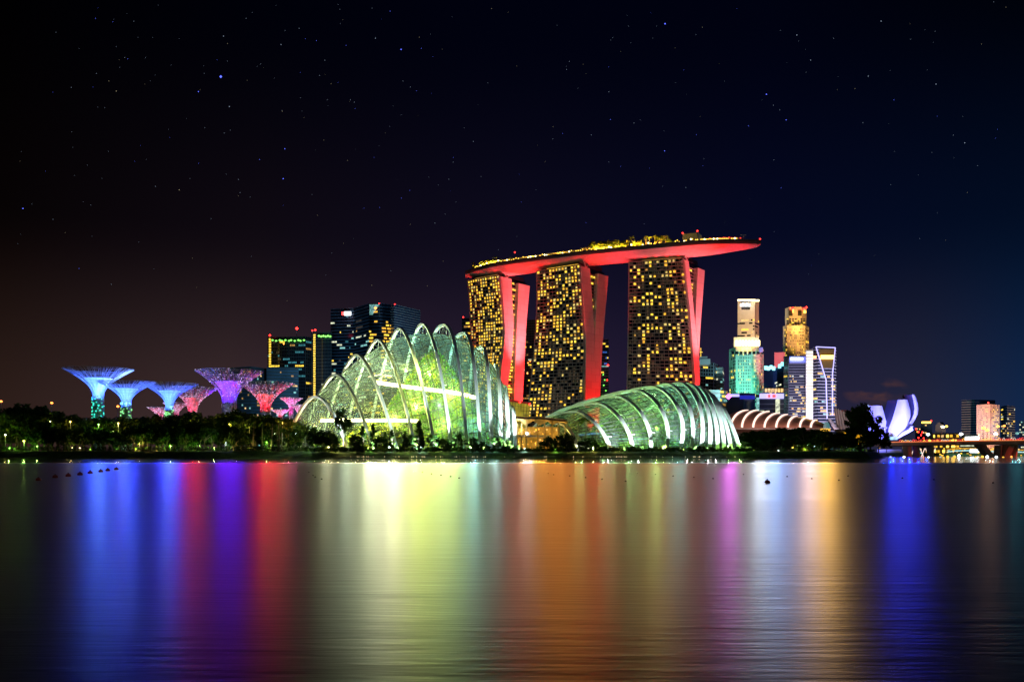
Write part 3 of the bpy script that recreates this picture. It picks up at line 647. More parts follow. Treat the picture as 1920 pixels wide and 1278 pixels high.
for x in range(1371, 1430, 8): m.slab(P(x, 664, 1478), P(x + 5, 664, 1478), P(x + 5, 658.5, 1478), P(x, 658.5, 1478), V((0, -1.2, 0)))
m.build('arcade_openings', M['glassdark'], b['root']); slab_on(b, 'blue_logo_panel', 1423, 1430, 651, 660, 1476, 1, 'wblue')
for x, aim in ((1350, 1378), (1400, 1400), (1445, 1426)): spot('facade_flood_and_fill', tuple(P(x, 800, 1330)), tuple(P(aim, 720, 1500)), 1500000, (.10, .86, .62), 48, .8)
spot('facade_flood_and_fill', tuple(P(1400, 655, 1452)), tuple(P(1400, 632, 1500)), 170000, (1, .6, .18), 80, .8)
spot('facade_flood_and_fill', tuple(P(1330, 760, 1180)), tuple(P(1330, 715, 1300)), 420000, (.35, .85, 1), 45, .8)  # cool fill added because the domed tower stays too dark
spot('facade_flood_and_fill', tuple(P(1362, 750, 1180)), tuple(P(1356, 725, 1300)), 60000, (.10, .8, 1), 30, .8)
b = building('office_block', 'dark blue block with a magenta corner sign in front of the turquoise tower', [(1363, 738, 1220), (1394, 736.5, 1190), (1416, 738, 1200)], 40, 13, (10, 8), 'glassblue', 'glassblue', None, .22, ('wwarm', 'wwhite', 'wblue'), (1, 4), seed=36, vz=(0, .8))
slab_on(b, 'corner_sign', 1365, 1386, 738.5, 743.5, 1190, 1, 'elav'); MB().octa(P(1366, 743, 1188), 4).build('corner_sign_lamp', M['epink'], b['root'])
m = MB(); m.slab(P(1387, 748, 1185), P(1415, 748, 1185), P(1415, 741, 1185), P(1387, 741, 1185), V((0, -1, 0))); m.build('blue_light_band', em('deep_blue_panel', (.02, .03, .8), .5), b['root'])
b = building('office_block', 'grey block with a long white and red rooftop sign and a lit lift shaft', [(1417, 740, 1210), (1470, 740, 1190)], 40, 12, (16,), 'darkwall', 'slab', None, .28, ('wwhite', 'wwarm', 'wdim'), (2, 5), seed=37, vz=(0, .85))
slab_on(b, 'rooftop_sign', 1424, 1469, 737.5, 747, 1186, 2, 'elav'); slab_on(b, 'sign_lettering', 1440, 1444, 739.5, 745, 1183.5, 1, 'ered'); slab_on(b, 'sign_lettering', 1448, 1454, 739.5, 745, 1183.5, 1, 'ered'); slab_on(b, 'lift_shaft', 1454, 1461.5, 747.5, 776, 1184, 2, 'wwhite')
for x in (1418,): slab_on(b, 'lift_shaft', x, x + 5, 745, 776, 1184, 2, 'wcool')
b = building('office_tower', 'navy tower with a bright cyan stepped roof in front of a pink plant room', [(1432, 694, 1400), (1450, 692, 1380), (1470, 684, 1380)], 40, 26, (8, 8), 'glassblue', 'glassblue', None, .24, ('wwarm', 'wamber', 'wwhite'), (1, 3), seed=38, vz=(0, .86))
for x, y in ((1433, 686), (1438, 687), (1443, 685), (1448, 687), (1459, 683), (1464, 679)): slab_on(b, 'roof_light_box', x, x + 4.4, y, y + 7, 1376, 3, 'ecyan')
for k in range(6): slab_on(b, 'lower_gallery_window', 1434 + k * 6, 1438.6 + k * 6, 728, 735, 1374, 1, 'wamber')
b = building('office_tower', 'pink lit plain tower half hidden behind the navy tower', [(1452, 660.5, 1500), (1472, 660, 1500)], 40, 30, (6,), 'pink', None, None, .02, ('wdim',), (1, 1), seed=39)
spot('facade_flood_and_fill', tuple(P(1455, 668, 1410)), tuple(P(1461, 675, 1500)), 500000, (1, .25, .32), 70)
b = building('skyscraper', 'tall octagonal tower lit gold and pink with red lamps on its crown', [(1469, 612, 1660), (1476, 610, 1630), (1494, 610, 1620), (1508, 610, 1630), (1516, 613, 1660)], 50, 44, (3, 7, 5, 3), 'stone', 'stone', 'stone', .95, ('glassdark', 'glassdark', 'glassdark', 'wwarm'), (1, 1), seed=40, vz=(.35, .97), bh=.34, wh=.56, mullw=1.6, cap=95)
q = [(1472, 577, 1655), (1480, 575, 1635), (1503, 575, 1635), (1512, 577, 1655)]
b2_ = [P(*v) for v in q]; zb = P(1476, 612, 1640).z; m = MB()
m.prism([(p.x, p.y) for p in b2_] + [(b2_[-1].x * 1.024, b2_[-1].y * 1.024), (b2_[0].x * 1.024, b2_[0].y * 1.024)], zb, b2_[1].z); m.build('upper_shaft', M['stone'], b['root'])
for i in range(4):
    for j in range(7): slab_on(b, 'upper_window', 1475 + j * 5.2, 1478 + j * 5.2, 597 + i * 3.4, 599 + i * 3.4, 1633, .6, 'glassdark' if (i + j) % 4 else 'wwarm')
slab_on(b, 'crown_opening', 1479, 1486, 582, 592, 1633, .6, 'black'); slab_on(b, 'crown_opening', 1496, 1503, 582, 592, 1633, .6, 'black')
for x, y in ((1487, 579), (1508, 579.5)): beacon(b, x, y, 1631, 3.2)
beacon(b, 1512, 576, 1640, 2.2); slab_on(b, 'crown_light', 1485.5, 1488.5, 580, 586, 1630, 1, 'eorange'); slab_on(b, 'crown_light', 1507, 1511, 582, 587, 1630, 1, 'eyellow')
spot('facade_flood_and_fill', tuple(P(1450, 690, 1520)), tuple(P(1482, 620, 1640)), 3800000, (1, .16, .34), 45, .8)
spot('facade_flood_and_fill', tuple(P(1535, 660, 1520)), tuple(P(1504, 615, 1640)), 850000, (1, .52, .10), 50, .8)
spot('facade_flood_and_fill', tuple(P(1500, 625, 1585)), tuple(P(1500, 590, 1640)), 200000, (1, .5, .10), 80, .8)
b = building('office_tower', 'glass tower with a glowing blue top and small white illegible lettering', [(1470, 668, 1330), (1479, 667, 1300), (1512, 667, 1290)], 50, 36, (4, 18), 'glassdark', 'slab', 'darkwall', .30, ('wwarm', 'wwhite', 'wgold', 'wwarm'), (1, 4), seed=41, vz=(0, .80), rows=lambda v, k: 1 if v > .35 else .7)
m = MB(); m.slab(P(1480, 680, 1287), P(1511, 680, 1287), P(1511, 668, 1287), P(1480, 668, 1287), V((0, -1, 0))); m.build('blue_light_crown', em('royal_blue_panel', (.01, .06, .75), .9), b['root'])
for k, w in enumerate((3.0, 2.2, 2.6, 2.0, 2.6, 2.2, 2.6)): slab_on(b, 'sign_lettering', 1482 + k * 3.4, 1482 + k * 3.4 + w, 670.5, 674.5, 1284, 1, 'ewhite')
b = building('office_tower', 'brilliant white lit slab tower wedged between the blue topped and the neon outlined towers', [(1511, 656, 1268), (1524.5, 654.5, 1266)], 30, 32, (4,), 'stone', None, None, 0, ('wwhite',), (1, 1), seed=42)
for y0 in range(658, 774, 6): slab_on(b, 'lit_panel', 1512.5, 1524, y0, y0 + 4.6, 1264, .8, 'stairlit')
b = building('office_tower', 'striped tower outlined with a tapering violet neon frame and yellow top sign', [(1524.6, 652, 1275), (1533, 650.5, 1265), (1566, 651.5, 1265), (1568, 656, 1275)], 50, 34, (3, 13, 2), 'glassdark', 'slab', None, .14, ('wwarm', 'wcool', 'wgold'), (2, 5), seed=43, vz=(0, .78), bh=.32, proud=1.2)
m = MB(); D = 1262
for a, c_ in (((1530, 650), (1566, 651.5)), ((1530, 650), (1549, 712)), ((1549, 712), (1551, 786)), ((1566, 651.5), (1561, 700)), ((1561, 700), (1561, 778))): m.bar(P(*a, D), P(*c_, D), .85)
m.build('neon_outline', M['elav'], b['root']); slab_on(b, 'top_sign', 1539, 1562, 665.5, 673, 1260, 1.5, 'eyellow'); slab_on(b, 'top_sign', 1524, 1530, 667, 672, 1262, 1.5, 'eorange')
m = MB(); m.slab(P(1541, 690, 1262.5), P(1562, 690, 1262.5), P(1565, 654, 1262.5), P(1535, 654, 1262.5), V((0, -.8, 0))); m.build('dark_upper_glazing', mat('brown_glass', (.12, .08, .02), .25), b['root'])
spot('facade_flood_and_fill', tuple(P(1530, 800, 1130)), tuple(P(1545, 730, 1270)), 2600000, (.62, .55, 1), 60, .8)
# far right group
for x, ax in ((1815, 1815), (1885, 1892)): spot('facade_flood_and_fill', tuple(P(x, 812, 1330)), tuple(P(ax, 785, 1485)), 240000, (.04, .40, .70), 60, .8)  # added teal fill on the two dark blocks
b = building('office_tower', 'dark teal glass block behind the beige flats beyond the bridge', [(1803, 750, 1500), (1828, 749, 1480), (1866, 750, 1480)], 40, 22, (6, 9), 'glassblue', 'frame', None, .24, ('wwarm', 'wcool', 'wteal', 'wwhite'), (1, 4), seed=51)
b = building('apartment_tower', 'beige floodlit apartment tower with many small windows beyond the bridge', [(1832, 759, 1400), (1856, 757.5, 1380), (1873, 759, 1400)], 40, 24, (10, 7), 'pink', 'stone', 'pink', .8, ('glassdark', 'glassdark', 'wamber', 'wwarm'), (1, 1), seed=52, mullw=1.2)
beacon(b, 1853, 754.5, 1385, 1.5); spot('facade_flood_and_fill', tuple(P(1850, 815, 1270)), tuple(P(1852, 780, 1390)), 1900000, (1, .58, .40), 70, .8)
b = building('office_tower', 'dark blue block with sparse round lights right of the beige flats', [(1877, 762, 1500), (1885, 760, 1490), (1903, 761, 1490)], 40, 20, (4, 11), 'glassblue', 'frame', None, .25, ('wwhite', 'wamber', 'wwarm'), (1, 2), seed=53)
b = building('office_tower', 'low tower at the very edge with green and white lights', [(1911, 789, 1500), (1935, 789, 1500)], 40, 13, (8,), 'glassblue', 'glassblue', None, .4, ('wwhite', 'wcool', 'wwhite'), (1, 1), seed=54)
b = building('office_block', 'dark block with a yellow lit roof bar behind the white petal museum', [(1727, 790, 1450), (1748, 789, 1450)], 40, 13, (6,), 'glassblue', None, None, .08, ('wamber',), (1, 1), seed=55)
slab_on(b, 'roof_light_bar', 1728, 1745, 790, 793, 1446, 1, 'eyellow'); beacon(b, 1746, 788.5, 1446, 1.5)
b = building('office_block', 'small stepped block with white windows between the museum and the tall blocks', [(1754, 797, 1450), (1760, 791, 1450), (1768, 791, 1450), (1773, 799, 1450)], 40, 12, (1, 3, 2), 'darkwall', None, None, .22, ('wwhite', 'wcool'), (1, 3), seed=56)
b = building('food_hall', 'long low hall with rows of amber lights behind the bridge', [(1736, 812, 1300), (1798, 811, 1300)], 40, 4, (26,), 'concrete', None, None, .75, ('wgold', 'wamber', 'eyellow'), (1, 2), seed=57, cat='low building')
b = building('white_hall', 'low white floodlit hall between the food hall and the beige flats', [(1800, 815, 1290), (1836, 814, 1290)], 30, 3, (4,), 'stone', None, None, 1.2, ('ewhite', 'wwhite'), (2, 4), seed=58, cat='low building')
b = building('low_block', 'low dark block with scattered amber dots right beside the museum', [(1716, 800, 1400), (1733, 802, 1400)], 30, 9, (7,), 'glassblue', None, None, .3, ('wamber', 'wgold', 'ered'), (1, 1), seed=59, cat='low building')
RIBP = 2.8
# ------------------------------------------------------------------ glasshouses
def glassmat(name, tint, mixd=.16, gloss=.08, dcol=(.75, .85, .75)):
    m = bpy.data.materials.new(name); m.use_nodes = True; n = m.node_tree.nodes; l = m.node_tree.links; n.clear()
    o = n.new('ShaderNodeOutputMaterial'); t = n.new('ShaderNodeBsdfTransparent'); t.inputs[0].default_value = (*tint, 1)
    d = n.new('ShaderNodeBsdfDiffuse'); d.inputs[0].default_value = (*dcol, 1); tr = n.new('ShaderNodeBsdfTranslucent'); tr.inputs[0].default_value = (*dcol, 1)
    g = n.new('ShaderNodeBsdfGlossy'); g.inputs['Roughness'].default_value = .1
    dm = n.new('ShaderNodeMixShader'); l.new(d.outputs[0], dm.inputs[1]); l.new(tr.outputs[0], dm.inputs[2]); dm.inputs[0].default_value = .6
    a = n.new('ShaderNodeMixShader'); l.new(t.outputs[0], a.inputs[1]); l.new(dm.outputs[0], a.inputs[2])
    geo = n.new('ShaderNodeNewGeometry'); nz = n.new('ShaderNodeTexNoise'); nz.inputs['Scale'].default_value = .22; nz.inputs['Detail'].default_value = 4; l.new(geo.outputs['Position'], nz.inputs['Vector'])
    mr = n.new('ShaderNodeMapRange'); l.new(nz.outputs[0], mr.inputs[0]); mr.inputs[1].default_value = .35; mr.inputs[2].default_value = .7; mr.inputs[3].default_value = mixd * .8; mr.inputs[4].default_value = mixd * 1.25
    l.new(mr.outputs[0], a.inputs[0])
    b = n.new('ShaderNodeMixShader'); b.inputs[0].default_value = gloss; l.new(a.outputs[0], b.inputs[1]); l.new(g.outputs[0], b.inputs[2]); l.new(b.outputs[0], o.inputs[0]); return m

class Arch:
    def __init__(s, F_, A_, B_, pf, pb): s.F, s.A, s.B, s.pf, s.pb = F_, A_, B_, pf, pb      # front foot, apex, back foot
    def at(s, tau, inset=0.0, hs=1.0, sag=0.0):
        x = math.sin(math.pi / 2 * tau); x0 = x * (1 - inset)
        M_ = V((s.A.x, s.A.y, G)); H = (s.A.z - G) * hs
        b = s.F * ((x0 * x0 - x0) / 2) + M_ * (1 - x0 * x0) + s.B * ((x0 * x0 + x0) / 2)
        p = s.pf if x < 0 else s.pb; e = .10
        h = ((x * x + e * e) ** (p / 2) - e ** p) / ((1 + e * e) ** (p / 2) - e ** p)
        return V((b.x, b.y, G + H * max(0, 1 - h)))
def amix(a, b, t): return Arch(a.F.lerp(b.F, t), a.A.lerp(b.A, t), a.B.lerp(b.B, t), lerp(a.pf, b.pf, t), lerp(a.pb, b.pb, t))
def acat(A, x):
    n = len(A) - 1; i = max(0, min(int(x), n - 1)); f = x - i
    q = [A[max(i - 1, 0)], A[i], A[i + 1], A[min(i + 2, n)]]
    def c(g): 
        p0, p1, p2, p3 = [g(k) for k in q]
        return .5 * ((2 * p1) + (-p0 + p2) * f + (2 * p0 - 5 * p1 + 4 * p2 - p3) * f * f + (-p0 + 3 * p1 - 3 * p2 + p3) * f ** 3)
    return Arch(c(lambda k: k.F), c(lambda k: k.A), c(lambda k: k.B), c(lambda k: k.pf), c(lambda k: k.pb))

def glasshouse(root, A, ends, inset, hs, glass, ribw, ribh, NS=38, sub=3, ribmat='white', tsp=7):
    n = len(A)
    # ribs
    for i, a in enumerate(A):
        q = A[min(i + 1, n - 1)].A - A[max(i - 1, 0)].A; side = V((q.x, q.y, q.z * .25)).normalized()
        pts = [a.at(lerp(-1, 1, k / 56)) for k in range(57)]
        rb = MB().sweep(pts, side, ribw, ribh).build('arch_rib', M[ribmat], root)
        # zigzag struts between rib and shell
        m = MB()
        for k in range(2, 27, 1):
            t0 = lerp(-1, 1, k / 43); t1 = lerp(-1, 1, (k + 1) / 43)
            p = a.at(t0 if k % 2 else t1); r = acat(A, min(n - 1, max(0, i + .1))).at(t1 if k % 2 else t0, inset, hs)
            m.bar(p, r, .11)
        for k in range(4, 24, tsp):
            p = a.at(lerp(-1, 1, k / 43)); r = acat(A, min(n - 1, i + .30)).at(lerp(-1, 1, k / 43), inset, hs); m.bar(p, r, .14)
        m.build('rib_truss', M['white'], rb)
    # shell
    xs = [0 + (n - 1) * k / ((n - 1) * sub) for k in range((n - 1) * sub + 1)]
    st = [(acat(A, x), inset, hs) for x in xs]
    first, last = ends
    pre = [(amix(first, A[0], t), inset, lerp(.05, hs, min(1, t * 1.0))) for t in (0, .25, .5, .75)]
    post = [(amix(A[-1], last, t), inset, lerp(hs, .05, t)) for t in (.33, .66, 1)]
    st = pre + st + post
    rows = [[a.at(lerp(-1, 1, k / NS), ins, h_) for k in range(NS + 1)] for a, ins, h_ in st]
    sh = MB().grid(rows).build('glass_shell', glass, root, True)
    m = MB()
    up = lambda p: V((p.x, p.y - .15, p.z + .15))
    for r in rows[::1]: m.tube([up(p) for p in r], .17, 3)
    for k in range(0, NS + 1, 1): m.tube([up(r[k]) for r in rows], .22, 3)
    m.build('glazing_bars', M['black'], sh)
    return rows

# tall cloud shaped house
ap = [(592, 743), (629, 702), (669, 665), (707.5, 637), (749, 616), (791, 608), (828.6, 610), (864.5, 626), (899, 652), (927, 685), (945.7, 723), (959, 763)]
ft = [653, 701, 745, 780, 817, 848, 877, 901, 922, 940, 953, 966]
pw = [1.75, 1.6, 1.5, 1.55, 1.55, 1.9, 2.6, 3.2, 3.8, 3.6, 3.4, 3.4]
CF = []
for i, ((ax, ay), fx, p) in enumerate(zip(ap, ft, pw)):
    Df = 466 - 3 * math.sin(math.pi * i / 11); H = (H0 - ay) / F * 500; span = .30 * H + 52 * math.sin(math.pi * (i + 1.2) / 13.5); Dm = Df + span * .5
    a = P(ax, ay, Dm); f_ = PX(fx, Df, G); bx = 2 * a.x - f_.x - (1 + .0 * i); b_ = V((bx, Df + span, G)); CF.append(Arch(f_, a, b_, p, max(1.6, p)))
root = thing('glasshouse', 'taller glasshouse with twelve leaping white arches around a green planted mountain', 'glasshouse', (CF[5].A.x, CF[5].A.y, G))
e0 = Arch(PX(600, 470, G), P(578, 835, 480), PX(556, 492, G), 1.8, 1.8); e1 = Arch(PX(969, 468, G), P(969, 838, 476), PX(968, 486, G), 2.5, 2.5)
CR = glasshouse(root, CF, (e0, e1), .07, .925, glassmat('cloud_glass', (.88, .96, .90), .095, .05, (.62, .86, .62)), 1.5, 1.2)
# skywalk light lines inside
def strip(name, pts, r, m_, root): MB().tube(pts, r, 5).build(name, M[m_], root)
M['ewalk'] = em('walkway_light', (1, .84, .38), 16.0, True)
strip('skywalk_light', [P(x, y, d) for x, y, d in ((703, 716, 497), (735, 721, 488), (770, 726, 482), (805, 730, 480), (840, 734, 482), (868, 739, 490), (890, 745, 500))], .95, 'ewalk', root)
strip('skywalk_light', [P(x, y, d) for x, y, d in ((602, 788, 486), (640, 787, 478), (690, 787.5, 476), (740, 787.5, 476), (784, 789, 482))], .8, 'ewalk', root)
M['ewalkd'] = em('gallery_light', (1, .80, .30), 2.0)
for q in (((690, 706), (712, 702), (735, 705)), ((800, 752), (830, 756), (862, 760)), ((835, 775), (850, 777), (868, 776)), ((800, 806), (830, 808), (858, 806))):
    strip('gallery_light', [P(x, y, 498) for x, y in q], .35, 'ewalkd', root)

# low wide house: arches sweeping down from a common tail
fl = [ # front foot px, apex px,py, back foot px, Dback, pf, pb
 (1084, 1048, 793, 985, 545, 1.5, 3.0), (1146, 1078, 771, 970, 552, 1.35, 3.4), (1187, 1117, 755.5, 968, 560, 1.3, 3.2), (1220, 1154, 742.5, 972, 564, 1.25, 2.9), (1249, 1190, 731.5, 985, 566, 1.25, 2.6), (1274, 1221, 725, 1005, 566, 1.25, 2.4),
 (1295, 1250, 720, 1075, 566, 1.25, 2.1), (1313, 1273, 718, 1110, 564, 1.28, 2.2), (1329.5, 1290, 719.5, 1150, 560, 1.3, 2.2), (1345, 1304, 723.5, 1190, 556, 1.35, 2.2), (1358, 1317, 729.5, 1225, 550, 1.4, 2.2), (1371, 1329, 738, 1260, 542, 1.4, 2.2), (1388, 1341, 752, 1290, 530, 1.45, 2.2)]
FD = []
for i, (fx, ax, ay, bx, Db, pf, pb) in enumerate(fl):
    Df = 464; a = P(ax, ay, Df + 26); FD.append(Arch(PX(fx, Df, G), a, PX(bx, Db, G), pf, pb))
root2 = thing('glasshouse', 'lower shell shaped glasshouse with blazing white slanted arches', 'glasshouse', (FD[6].A.x, FD[6].A.y, G))
e0 = Arch(PX(1030, 470, G), P(1010, 838, 500), PX(996, 535, G), 1.8, 1.8); e1 = Arch(PX(1391, 466, G), P(1385, 838, 480), PX(1370, 500, G), 2, 2)
FR = glasshouse(root2, FD, (e0, e1), .045, .95, glassmat('flower_glass', (.56, .72, .62), .11, .05, (.6, .78, .62)), 1.8, 1.2, sub=3, tsp=6)
strip('gallery_light', [P(x, y, 492) for x, y in ((1125, 818), (1150, 822), (1200, 823), (1240, 822))], .35, 'wcool', root2)
strip('gallery_light', [P(x, y, 520) for x, y in ((1085, 815), (1110, 812), (1150, 813), (1200, 815))], .6, 'wblue', root2)

# rib floodlights on the ground in front of each arch
for i, a in enumerate(CF):
    s = a.F + V((2, -11, .6)); k = .75 + .35 * min(1, i / 7)
    spot('rib_uplight', tuple(s), tuple(a.F.lerp(a.A, .55) + V((0, -3, 0))), 60000 * k * RIBP, (.78, 1, .98), 46, .9, .3)
for i, a in enumerate(FD):
    s = a.F + V((7, -11, .6)); spot('rib_uplight', tuple(s), tuple(a.F.lerp(a.A, .55)), 38000 * (1.5 if i < 6 else .55 if i < 9 else .28) * RIBP, (.80, .98, 1), 50, .9, .3)
STP = 1.0; INP = 1.6
# ------------------------------------------------------------------ tree kit (meshes shared by the copies)
def crown(rnd, cz, rx, rz, ncl, nl, lr, shape='round', out=None):
    m = out or MB(); cs = []
    for k in range(ncl):
        while True:
            x, y, z = rnd.uniform(-1, 1), rnd.uniform(-1, 1), rnd.uniform(-1, 1)
            if x * x + y * y + z * z < 1 and x * x + y * y + z * z > .12: break
        if shape == 'cone': s = 1 - (z + 1) / 2 * .88; x *= s; y *= s
        if shape == 'flat': z *= .7
        c = V((x * rx, y * rx, cz + z * rz)); cs.append(c); cr = rnd.uniform(.22, .38) * rx * (.7 if shape == 'cone' else 1)
        for j in range(nl):
            d = V((rnd.gauss(0, 1), rnd.gauss(0, 1), rnd.gauss(0, .75))).normalized() * cr * rnd.random() ** .4
            m.leaf(c + d, lr * rnd.uniform(.6, 1.3), rnd)
    return m, cs
TREES = {}
def tree_kit():
    for kind, nvar in (('broad', 4), ('tall', 2), ('conifer', 2), ('bush', 2), ('palm', 2), ('lollipop', 1)):
        TREES[kind] = []
        for v in range(nvar):
            for lm in ('leaf', 'leaf2'):
                rnd = random.Random(hash((kind == 'palm', len(kind), v)) & 0xffff)
                nm = {'broad': 'leafy_tree', 'tall': 'tall_tree', 'conifer': 'conifer', 'bush': 'shrub', 'palm': 'palm_tree', 'lollipop': 'tall_tree'}[kind]
                r = local(nm); r['proto'] = 1
                tr = MB(); cr = MB()
                if kind == 'broad': h, rx, rz, cz, ncl = 10, 4.6, 3.6, 6.4, 22
                elif kind == 'tall': h, rx, rz, cz, ncl = 14, 3.8, 4.6, 9.0, 22
                elif kind == 'conifer': h, rx, rz, cz, ncl = 11, 2.1, 5.0, 5.8, 26
                elif kind == 'bush': h, rx, rz, cz, ncl = 3, 2.4, 1.3, 1.4, 12
                elif kind == 'lollipop': h, rx, rz, cz, ncl = 16, 4.2, 4.2, 12.0, 26
                else: h, rx, rz, cz, ncl = 11, 0, 0, 11, 0
                if kind == 'palm':
                    top = V((rnd.uniform(-.8, .8), rnd.uniform(-.8, .8), h)); tr.tube([V((0, 0, 0)), top * .5 + V((.2, 0, 0)), top], [.30, .22, .18], 6)
                    for k in range(18):
                        a = k * 2.4 + rnd.uniform(-.3, .3); up = rnd.uniform(-.2, .9); Lf = rnd.uniform(3.0, 3.8); pr = None
                        for s in range(7):
                            t = s / 6; c = top + V((math.cos(a) * Lf * t, math.sin(a) * Lf * t, up * Lf * t - 2.6 * t * t)); wv = V((-math.sin(a), math.cos(a), -.35)).normalized() * (.55 * math.sin(math.pi * min(1, t + .12)) + .05)
                            if pr: cr.quad(pr[0] - pr[1], pr[0], c, c - wv - V((0, 0, .15))); cr.quad(pr[0], pr[0] + pr[1], c + wv - V((0, 0, .15)), c)
                            pr = (c, wv)
                else:
                    cr, cs = crown(rnd, cz, rx, rz, ncl, {'bush': 40, 'conifer': 34}.get(kind, 60), .55 if kind != 'bush' else .4, 'cone' if kind == 'conifer' else 'round')
                    fork = V((rnd.uniform(-.3, .3), 0, cz - rz * .75)) if kind != 'bush' else V((0, 0, .3))
                    tr.tube([V((0, 0, -.3)), fork * .5 + V((.1, 0, 0)), fork], [.34, .26, .20], 6)
                    for c in cs[:7]: tr.tube([fork, fork.lerp(c, .5) + V((0, 0, .3)), c], [.16, .10, .04], 4)
                    if kind == 'conifer': tr.tube([fork, V((0, 0, cz + rz * .9))], [.2, .04], 5)
                tr.build('trunk', M['bark'], r); cr.build('crown', M[lm], r)
                TREES[kind].append(r)
tree_kit()
USED = set()
def plant(kind, loc, s, label, group=None, rnd=random, lit=None, cat=None):
    opts = TREES[kind]; r = rnd.choice(opts if lit is None else opts[lit::2])
    if r.name in USED: r = copy_tree(r)
    USED.add(r.name)
    if 'proto' in r: del r['proto']
    r.location = loc; r.rotation_euler = (0, 0, rnd.uniform(0, 6.28)); r.scale = (s * rnd.uniform(.9, 1.15), s * rnd.uniform(.9, 1.15), s)
    tag(r, label, cat or {'bush': 'shrub', 'palm': 'palm tree', 'conifer': 'conifer'}.get(kind, 'tree'), group); return r

# planting on the rooftop deck
rnd = random.Random(17)
for i in range(46):
    z_ = i / 46
    if i < 16: t = .03 + .18 * i / 16; s = .6
    elif i < 24: t = .22 + .25 * (i - 16) / 8; s = .34
    elif i < 42: t = .475 + .20 * (i - 24) / 18; s = .85
    else: t = .69 + .05 * (i - 42); s = .4
    sec = ('rooftop deck over the farthest tower', 'open middle of the rooftop deck', 'rooftop deck before the lift house', 'rooftop deck beside the lift house')[0 if i < 16 else 1 if i < 24 else 2 if i < 42 else 3]
    p = deck_pt(t, rnd.uniform(.12, .30), 0); k = rnd.choice(('broad', 'palm', 'broad'))
    plant(k, tuple(p), s * rnd.uniform(.8, 1.2) * (1 if k == 'broad' else 1.1), ('small palm glowing on the ' if k == 'palm' else 'small leafy tree lit from below on the ') + sec, 'trees along the rooftop deck', rnd, 1)
for t, pw_ in ((.07, 1), (.10, 2), (.13, 2.6), (.155, 2), (.19, 1), (.49, 2.5), (.51, 3), (.545, 1), (.565, 3), (.59, 4), (.615, 4), (.635, 1), (.655, 1.2), (.30, .6), (.38, .6)):
    p = deck_pt(t, .10, 1.0); point('deck_tree_uplight', tuple(p), 22000 * pw_, (1, .46, .04), .3)
# planted mountain and trees inside the glasshouses
def mound(name, label, cx, cyy, rx, ry, h, m_, nl, lr, rock, p=1.3, seed=1, shape=None):
    rnd = random.Random(seed); root = thing(name, label, 'planted mound', (cx, cyy, G)); rows = []
    def prof(a, t):
        rr = (t ** (1 / p)) * (1 + .14 * math.sin(3 * a + seed) + .08 * math.sin(7 * a)); return rr
    for i in range(15):
        t = i / 14; rows.append([V((cx + rx * prof(2 * math.pi * j / 24, t) * math.cos(2 * math.pi * j / 24), cyy + ry * prof(2 * math.pi * j / 24, t) * math.sin(2 * math.pi * j / 24), G + h * (1 - t) + rnd.uniform(-.5, .5))) for j in range(24)])
    MB().grid(rows, True).build('rock_core', M[rock], root, True)
    m = MB(); m2 = MB()
    for k in range(nl):
        t = rnd.random() ** .7; a = rnd.uniform(0, 6.28); rr = prof(a, t) * 1.02
        c = V((cx + rx * rr * math.cos(a), cyy + ry * rr * math.sin(a), G + h * (1 - t)))
        cl = math.sin(a * 5 + t * 9 + seed) + math.sin(a * 11 - t * 17)
        for q in range(3): (m if cl > -.3 else m2).leaf(c + V((rnd.gauss(0, .7), rnd.gauss(0, .7), rnd.gauss(0, .7))), lr * rnd.uniform(.6, 1.4), rnd)
    m.build('foliage', M[m_], root); m2.build('foliage', M['leafyel'], root); return root
M['rock'] = mat('rock', (.16, .22, .13), .9, var=.5, vs=.25)
cc_ = P(800, 840, 498)
mound('planted_mountain', 'steep green planted mountain glowing inside the taller glasshouse', cc_.x + 4, 498, 34, 16, 55, 'leafin', 8000, .75, 'rock', 1.25, 4)
mound('planted_mound', 'low yellow green planting behind the lower left arches of the taller glasshouse', P(700, 840, 486).x, 487, 22, 8, 15, 'leafyel', 2200, .7, 'rock', 1.2, 6)
mound('planted_mound', 'spread of green planting along the inside of the lower shell glasshouse', P(1215, 840, 492).x, 500, 40, 14, 11, 'leafin', 2600, .7, 'rock', 1.1, 8)
for i in range(16):
    x = lerp(1085, 1345, i / 15); plant(rnd.choice(('broad', 'palm', 'broad')), tuple(PX(x + rnd.uniform(-6, 6), rnd.uniform(478, 505), G + 1)), rnd.uniform(1.0, 1.5), 'tree glowing green behind the glass of the lower shell glasshouse', 'trees inside the lower glasshouse', rnd, 1)
for i in range(14):
    x = lerp(625, 930, i / 13); plant(rnd.choice(('broad', 'conifer', 'palm')), tuple(PX(x + rnd.uniform(-6, 6), rnd.uniform(474, 480), G)), rnd.uniform(.9, 1.3), 'tree at the foot of the planted mountain behind the tall glasshouse glazing', 'trees inside the taller glasshouse', rnd, 1)
